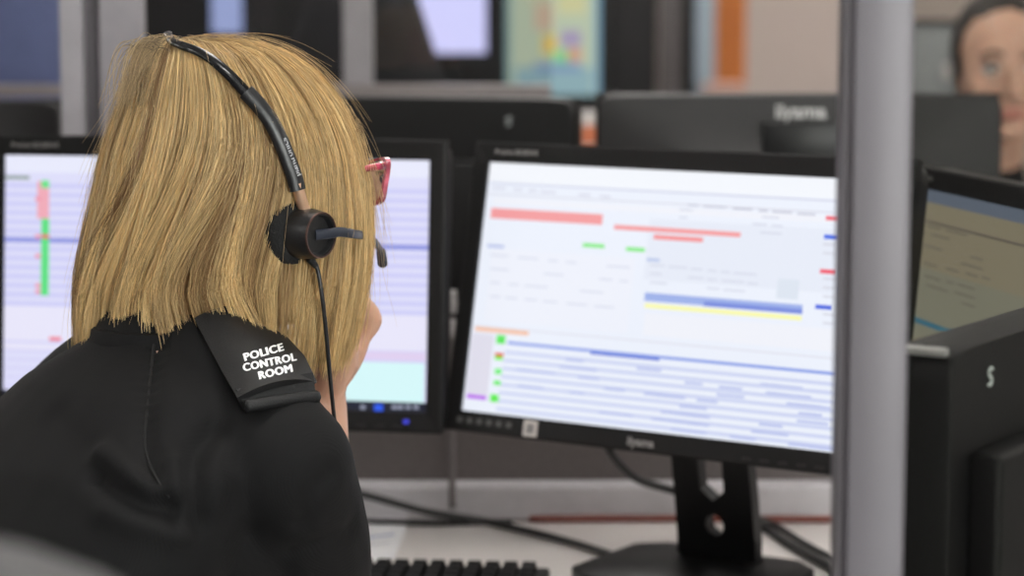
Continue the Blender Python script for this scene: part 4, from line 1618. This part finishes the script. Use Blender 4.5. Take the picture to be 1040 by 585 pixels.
def strands_mesh(P, rad, col_root, col_tip, qv):
    m, n, _ = P.shape
    T = np.gradient(P, axis=1)
    T /= np.linalg.norm(T, axis=2, keepdims=True) + 1e-9
    ref = np.array([.35, -.9, .25])
    N = np.cross(T, ref)
    N /= np.linalg.norm(N, axis=2, keepdims=True) + 1e-9
    B = np.cross(T, N)
    t = np.linspace(0, 1, n)
    taper = (1 - .55 * t ** 3)
    k = 3
    V = np.zeros((m, n, k, 3))
    for j in range(k):
        a = 2 * math.pi * j / k
        V[:, :, j] = P + (rad[:, None] * taper[None])[..., None] * (math.cos(a) * N + math.sin(a) * B)
    idx = np.arange(m * n * k).reshape(m, n, k)
    quads = []
    for j in range(k):
        j2 = (j + 1) % k
        quads.append(np.stack([idx[:, :-1, j], idx[:, :-1, j2], idx[:, 1:, j2], idx[:, 1:, j]], -1).reshape(-1, 4))
    Fq = np.concatenate(quads)
    me = bpy.data.meshes.new('strands')
    me.vertices.add(m * n * k)
    me.vertices.foreach_set('co', V.ravel())
    me.loops.add(Fq.size)
    me.loops.foreach_set('vertex_index', Fq.ravel().astype(np.int32))
    me.polygons.add(len(Fq))
    me.polygons.foreach_set('loop_start', np.arange(0, Fq.size, 4, dtype=np.int32))
    me.polygons.foreach_set('use_smooth', np.ones(len(Fq), bool))
    me.update(calc_edges=True)
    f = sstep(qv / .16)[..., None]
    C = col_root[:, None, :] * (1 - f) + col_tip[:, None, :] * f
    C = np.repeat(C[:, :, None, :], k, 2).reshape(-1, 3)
    at = me.color_attributes.new('strand', 'FLOAT_COLOR', 'POINT')
    at.data.foreach_set('color', np.c_[C, np.ones(len(C))].ravel().astype(np.float32))
    return me


HAIR = hair_mat('blonde_hair', .40, .5)


def make_hair(nclump, per):
    cphi = rng.uniform(-math.pi, math.pi, nclump)

    def wave(lo, hi, k=10):
        f = rng.integers(lo, hi, k)
        a = rng.normal(0, 1, k)
        p = rng.uniform(0, 6.3, k)
        return (a[None] * np.sin(f[None] * cphi[:, None] + p[None])).sum(1) / math.sqrt(k / 2)
    dg = np.degrees(cphi)
    cdr = -rng.uniform(0, .008, nclump) - .004
    ctone = .63 + .30 * wave(9, 30) + .16 * wave(30, 90) + rng.normal(0, .10, nclump)
    # warmer, paler front locks; browner lower layers at the back
    ctone = ctone + .20 * np.exp(-((dg + 10) / 40) ** 2) - .16 * np.exp(-((dg + 62) / 16) ** 2) + (cdr + .009) * 8
    ctone = np.clip(ctone, 0, 1)
    rep = lambda a: np.repeat(a, per)
    m = nclump * per
    phi = rep(cphi)
    wob = dict(lean=rep(-.46 + .24 * wave(6, 18) + rng.normal(0, .03, nclump)) + rng.normal(0, .02, m), amp=rep(.026 * wave(5, 24) + rng.normal(0, .008, nclump)) + rng.normal(0, .004, m),
               fr=rep(8 + 1.5 * wave(3, 10)) + rng.normal(0, .2, m), ph=rep(1.6 * wave(3, 12)) + rng.normal(0, .12, m),
               spread=rng.normal(0, .034, m), ramp=rep(.002 * wave(8, 30)), tipd=rep(-.005 + .004 * wave(8, 30)) + rng.normal(0, .003, m))
    dr = rep(cdr) + rng.normal(0, .0018, m)
    q0 = rng.uniform(0.0, .03, m)
    # tips: a blunt, slightly uneven line, a little shorter at the nape
    dgm = np.degrees(phi)
    tip = 1.022 - .03 * np.exp(-((dgm + 108) / 15) ** 2) + rep(rng.normal(0, .012, nclump)) + rng.normal(0, .024, m) + .022 * np.exp(-((dgm + 135) / 28) ** 2)
    ins = (phi > FACE0) & (phi < FACE1)
    tip = np.where(ins, tip - .02, tip)
    P, qv = strand_paths(phi, q0, tip, dr, wob)
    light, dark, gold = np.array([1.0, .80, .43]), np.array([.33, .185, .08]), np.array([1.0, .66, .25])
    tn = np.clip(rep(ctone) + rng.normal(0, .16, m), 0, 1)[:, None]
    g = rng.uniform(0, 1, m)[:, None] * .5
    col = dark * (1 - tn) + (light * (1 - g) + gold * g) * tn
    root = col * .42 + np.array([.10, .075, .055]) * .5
    rad = rng.uniform(.00020, .00038, m)
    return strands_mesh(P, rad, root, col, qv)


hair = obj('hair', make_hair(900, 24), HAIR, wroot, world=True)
hair['kind'] = 'stuff'
# under-layer so the scalp never shows
ph = np.linspace(-math.pi, math.pi, 73)
V, F = [], []
qs = np.linspace(.02, .93, 34)
for q_ in qs:
    for p_ in ph[:-1]:
        pp_ = p_
        V.append(shell(pp_, q_, -.016))
for i in range(len(qs) - 1):
    for j in range(72):
        mid = ph[j] + R(2.5)
        if FACE0 - .02 < mid < FACE1 and qs[i] > .30:
            continue
        F.append((i * 72 + j, i * 72 + (j + 1) % 72, (i + 1) * 72 + (j + 1) % 72, (i + 1) * 72 + j))
um = mesh_of((V, F))
at = um.color_attributes.new('strand', 'FLOAT_COLOR', 'POINT')
for i in range(len(um.vertices)):
    at.data[i].color = (.62, .38, .16, 1)
obj('hair_underlayer', um, HAIR, wroot, smooth=True, world=True)
# stray hairs
m = 190
wob = dict(lean=rng.normal(-.1, .2, m), amp=rng.normal(0, .10, m), fr=rng.uniform(4, 12, m), ph=rng.uniform(0, 6.3, m), spread=rng.normal(0, .1, m),
           ramp=rng.normal(.002, .004, m), tipd=rng.normal(.004, .008, m))
q0 = rng.uniform(0, .55, m)
P, qv = strand_paths(rng.uniform(-math.pi, .2, m), q0, np.minimum(q0 + rng.uniform(.15, .5, m), 1.0), rng.uniform(.001, .005, m), wob)
lift = rng.uniform(0, .014, m)[:, None] * np.linspace(0, 1, P.shape[1])[None] ** 2
cen = np.array([hx[6], 2.075, 1.2])
o_ = P - cen
o_ /= np.linalg.norm(o_, axis=2, keepdims=True)
P = P + o_ * lift[..., None]
cc = np.tile(np.array([[.62, .45, .24]]), (m, 1))
fl = obj('stray_hair', strands_mesh(P, np.full(m, .00017), cc, cc, qv), HAIR, wroot, world=True)
fl['kind'] = 'stuff'
# the crown tuft with darker roots
m = 260
t = np.linspace(0, 1, 17)[None, :, None]
base = W(172, 50, 2.03)
pa = np.array(base) + rng.normal(0, 1, (m, 3)) * np.array([.010, .012, .002])
pb = pa + np.array([-.012, 0, .016]) + rng.normal(0, .004, (m, 3))
pc_ = pa + np.array([-.020, -.012, -.004]) + rng.normal(0, .006, (m, 3))
pd = pa + np.array([-.026, -.022, -.045]) + rng.normal(0, .006, (m, 3))
P = (1 - t) ** 3 * pa[:, None] + 3 * t * (1 - t) ** 2 * pb[:, None] + 3 * t * t * (1 - t) * pc_[:, None] + t ** 3 * pd[:, None]
cc = np.tile(np.array([[.50, .36, .19]]), (m, 1)) * rng.uniform(.6, 1.25, (m, 1))
tf = obj('crown_tuft', strands_mesh(P, np.full(m, .00032), cc * .3, cc, np.repeat(np.linspace(0, .24, 17)[None], m, 0)), HAIR, wroot, world=True)
tf['kind'] = 'stuff'

# ---- glasses
GLM = mat('mottled_pink_acetate', (.50, .05, .10), .25, 0, .55, 90, trans=.15, coat=.5)
gl = empty('glasses', HC, 0, 'mottled pink-red spectacles worn by the person with the headset', 'glasses')


def rim(s):
    o_pts = [(.006, .010), (.016, .019), (.040, .021), (.064, .026), (.071, .021), (.064, .002), (.056, -.014), (.036, -.020), (.016, -.015), (.008, -.002)]
    k = 60
    P_ = catmull([(x, z, 0) for x, z in o_pts + o_pts[:1]], k)[:-1]
    c_ = P_.mean(0)
    V, F = [], []
    for p in P_:
        for (sc__, dy) in ((1.0, .003), (1.0, -.002), (.86, -.002), (.86, .003)):
            q_ = c_ + (p - c_) * sc__
            yy = .116 - .9 * max(0, q_[0] - .02) ** 2 * 5 + dy
            V.append(MH @ Vector((s * q_[0] * 1.2, yy, q_[1] + .004)))
    n_ = len(P_)
    for i in range(n_):
        for j in range(4):
            F.append((i * 4 + j, ((i + 1) % n_) * 4 + j, ((i + 1) % n_) * 4 + (j + 1) % 4, i * 4 + (j + 1) % 4))
    lens = [MH @ Vector((s * (c_ + (p - c_) * .88)[0] * 1.2,   .1165 - .9 * max(0, (c_ + (p - c_) * .88)[0] - .02) ** 2 * 5, (c_ + (p - c_) * .88)[1] + .004)) for p in P_]
    return (V, F), lens


for s in (1, -1):
    vf, lens = rim(s)
    r_ = obj('rim', vf, GLM, gl, smooth=False, world=True, auto=40)
    l_ = obj('lens', (lens, [tuple(range(len(lens)))]), glass_mat('spectacle_lens_%d' % (s + 1), (.9, .94, .97)), r_)
    l_.data.transform(Matrix.Translation(-gl.location))
    obj('temple', tube([MH @ Vector(p) for p in ((s * .084, .100, .024), (s * .083, .06, .022), (s * .0815, .0, .018), (s * .080, -.03, .004))], (.0035, .003, .0026, .0024), 24, 8), GLM, gl, smooth=True, world=True)
obj('bridge', tube([MH @ Vector(p) for p in ((-.008, .1125, .010), (0, .115, .013), (.008, .1125, .010))], .003, 10, 8), GLM, gl, smooth=True, world=True)

# ---- headset
hsr = empty('headset', W(303, 236, 1.985), 0, 'black telephone headset with boom microphone worn over the blonde hair', 'headset')
HSB = mat('headset_black', (.010, .010, .011), .38, bump=.1)
HSL = mat('headset_gloss_black', (.008, .008, .009), .18)
COP = mat('copper_metal', (.75, .48, .32), .35, .7)
NAVY = mat('slate_boom', (.018, .022, .035), .4)


def surf_path(pts, out, n):
    A_ = [shell_px(x, y, out) for x, y in pts]
    return catmull([a for a, b in A_], n), catmull([b for a, b in A_], n)


pts_up = [(184, 46), (200, 52), (216, 61), (232, 75), (247, 90), (256, 99)]
P1, N1 = surf_path(pts_up, .004, 30)
# over the crown to the hidden side
far = [np.array(shell(R(150), .10, .004)), np.array(shell(R(140), .25, .004)), np.array(shell(R(138), .42, .004))]
pa = P1[0]
Pf = catmull([P1[3], pa, pa + (pa - P1[2]) * 2.0 + np.array([0, .012, 0])] + far, 30)
Nf = Pf - cen
Nf /= np.linalg.norm(Nf, axis=1)[:, None]
obj('headband', ribbon(P1, N1, .0098, .0050, lambda t: .75 + .3 * t), HSL, hsr, smooth=False, world=True, auto=50)
obj('headband_far', ribbon(Pf, Nf, .0075, .0045), HSL, hsr, world=True, auto=50)
obj('temple_pad', ellipsoid(Pf[-1], (.010, .026, .022)), HSB, hsr, smooth=True, world=True)
pts_lo = [(250, 93), (262, 106), (274, 122), (284, 142), (292, 162), (298, 180), (302, 193)]
P2, N2 = surf_path(pts_lo, .0055, 40)
band = obj('band_sleeve', ribbon(P2, N2, .0142, .009), HSB, hsr, world=True, auto=50)
# lettering along the sleeve, reading upwards
tm = text_mesh('plantronics', .0072, .0001, .0)
sp_ = mat('grey_lettering', (.42, .42, .44), .5)
for v in tm.vertices:
    x, y = v.co.x, v.co.y
    tt = .66 - x / .095
    i = float(np.clip(tt, 0, 1)) * 39
    i0 = min(int(i), 38)
    f_ = i - i0
    p = P2[i0] * (1 - f_) + P2[i0 + 1] * f_
    nn = N2[i0]
    tg = P2[min(i0 + 2, 39)] - P2[max(i0 - 1, 0)]
    tg /= np.linalg.norm(tg)
    bb_ = np.cross(tg, nn)
    bb_ /= np.linalg.norm(bb_)
    n3 = np.cross(bb_, tg)
    if np.dot(n3, p - cen) < 0:
        n3 = -n3
    sd = 1 if bb_[0] > 0 else -1
    v.co = Vector(p + sd * bb_ * (-y + .0016) + n3 * .0043)
o_ = obj('lettering', tm, sp_, band)
o_.data.transform(Matrix.Translation(-hsr.location))
AX = Vector((.80, -.58, -.03)).normalized()
CC = W(301, 236, 1.990)
MC = axis_M(CC, AX)
obj('ear_cushion', lathe([(.010, -.018), (.023, -.017), (.0265, -.011), (.0275, -.004), (.026, .002), (.020, .005)], 32, MC), mat('black_foam', (.008, .008, .008), .95, bump=.5, bscale=400), hsr, smooth=True, world=True)
cup = obj('ear_cup', lathe([(.012, .001), (.0205, .002), (.0215, .006), (.0205, .020), (.0185, .0265), (.0165, .0265), (.0150, .0225), (.002, .0222)], 36, MC), HSB, hsr, auto=40, world=True)
obj('cup_ring', lathe([(.0186, .0258), (.0194, .0262), (.0190, .0276), (.0178, .0274), (.0186, .0258)], 36, MC), mat('dark_copper_ring', (.10, .055, .045), .4, .6), hsr, auto=40, world=True)
pv = np.array(P2[-1])
c2 = np.array(CC + AX * .010 + Vector((0, 0, .018)))
obj('slider', tube([pv - np.array([0.0008, 0, -.006]), pv * .5 + c2 * .5, c2], .0050, 8, 10), COP, hsr, smooth=True, world=True)
# boom: flat strip forward, bent end, microphone tip
B0 = CC + AX * .0245 + Vector((-.003, 0, 0))
bp_ = [B0, B0 + Vector((.012, .008, .0005)), W(345, 235.5, 1.992), W(359, 237.5, 2.010), W(368, 239, 2.045), W(377, 242, 2.085), W(384.5, 251, 2.11), W(388, 262, 2.12)]
Pb = catmull(bp_, 40)
Nb = np.tile(np.array([.70, -.70, .1]), (40, 1))
obj('boom', ribbon(Pb, Nb, .0078, .0035, lambda t: 1.15 - .35 * t), NAVY, hsr, world=True, auto=50)
obj('microphone_tip', limb([W(387, 256, 2.118), W(388.5, 267, 2.122)], (.0042, .0046)), NAVY, hsr, smooth=True, world=True)
cb_ = [CC + AX * .014 + Vector((0, 0, -.020)), W(322, 272, 1.985), W(327, 300, 1.985), W(331, 335, 1.99), W(335, 380, 2.0), W(339, 420, 2.015), W(343, 455, 2.03), W(346, 490, 2.04), W(345, 560, 2.04), W(330, 640, 2.03)]
obj('cord', tube(cb_, .0019, 70, 8), HSB, hsr, smooth=True, world=True)
obj('cord_collar', tube([cb_[0], Vector(cb_[0]).lerp(cb_[1], .9)], (.0038, .0024), 8, 10), HSB, hsr, smooth=True, world=True)

# ear stud
tag(obj('ear_stud', ellipsoid(W(301, 327, 2.06), (.003, .003, .003)), mat('bright_metal', (.9, .88, .84), .15, 1.), smooth=True), 'small bright ear stud low in the blonde hair', 'earring')

# chair of the seated person
office_chair('office_chair', (-.47 - Fd.x * .02, 1.86 - Fd.y * .02, 0), -PSI, 'black office chair on which the person with the headset sits', BFAB, hb=.34, wb=.42, back_z=.20)

# ---- far person facing here
fx = W(1017, 72, 3.92)
pr2 = empty('person', (fx.x, 3.92 + .09, 0), math.pi, 'person with dark tied-back hair facing here beyond the glass, half hidden by monitor', 'person')
EZ = fx.z
M2 = Matrix.Translation((0, .09, EZ)) @ Matrix.Rotation(R(4), 4, 'X')
up2 = Vector((0, 0, 1))
hip2 = Vector((0, -.08, .56))
sx_, fy_ = Vector((1, 0, 0)), Vector((0, 1, 0))


def torso2(k):
    return [(Vector((0, y, z)), sx_ * a * k, fy_ * b * k) for z, y, a, b in ((.50, -.08, .17, .12), (.66, -.06, .155, .115), (.82, -.02, .165, .115), (.95, .01, .17, .10), (1.01, .02, .13, .08), (1.05, .03, .06, .06))]


def arms2(k, e=0.):
    out = []
    for s in (-1, 1):
        sh = Vector((s * .175, .01, .955))
        el = Vector((s * .225, .12, .72))
        wr = Vector((s * .10, .30, .80))
        out += [limb([sh, (sh + el) / 2, el], (.055 * k, .05 * k, .044 * k)), limb([el, el.lerp(wr, .5), el.lerp(wr, 1 - e)], (.044 * k, .038 * k, .032 * k))]
    return out


pc2 = head_pieces(M2, False) + [limb([(0, .02, 1.0), (0, .035, 1.08), (0, .07, EZ - .07)], (.055, .05, .05)), loft(torso2(.86))] + arms2(.8) + legs(.85, hip2, sx_, fy_)
for s in (-1, 1):
    u_ = (Vector((s * .10, .30, .80)) - Vector((s * .225, .12, .72))).normalized()
    n_ = Vector((0, -.3, 1)).normalized()
    n_ = (n_ - u_ * n_.dot(u_)).normalized()
    pc2 += hand_pieces((s * .10, .30, .80), u_, n_, Vector((-s, .3, 0)), (R(20), R(45), R(60)), 0)
    pc2.append(limb([(s * .13, .36, .06), (s * .13, .50, .05)], (.034, .028)))
obj('body', fuse(pc2, .004, 4), SKIN2, pr2)
face_bits(M2, pr2, False)
obj('jumper', fuse([loft(torso2(1.))] + arms2(1., .12) + [limb([(0, .02, 1.02), (0, .032, 1.075)], (.062, .056))], .007, 6), KNIT, pr2)
obj('trousers', fuse(legs(1.08, hip2, sx_, fy_) + [ellipsoid((0, -.08, .53), (.18, .14, .10))], .01, 5), TROUS, pr2)
for s in (-1, 1):
    obj('shoe', fuse([limb([(s * .13, .33, .05), (s * .13, .46, .045), (s * .13, .53, .035)], (.043, .043, .033)), limb([(s * .13, .36, .06), (s * .13, .36, .10)], (.045, .044))], .007, 4), SHOE, pr2)
HAIR2 = mat('dark_brown_hair', (.016, .010, .008), .7, 0, .3, 80)
hm = fuse([ellipsoid((0, -.027, .040), (.0775, .100, .094), M2), ellipsoid((0, -.05, .0), (.070, .075, .085), M2), ellipsoid((0, -.135, .05), (.035, .03, .035), M2)] +
          [limb([(s * .070, .012, .055), (s * .0735, .002, .01), (s * .071, -.012, -.02)], (.007, .006, .004), M2) for s in (-1, 1)], .004, 3)
obj('hair', hm, HAIR2, pr2)
office_chair('office_chair', (fx.x, 4.01 + .06, 0), math.pi, 'black office chair on which the far person sits', BFAB, hb=.40, wb=.42, back_z=.22)
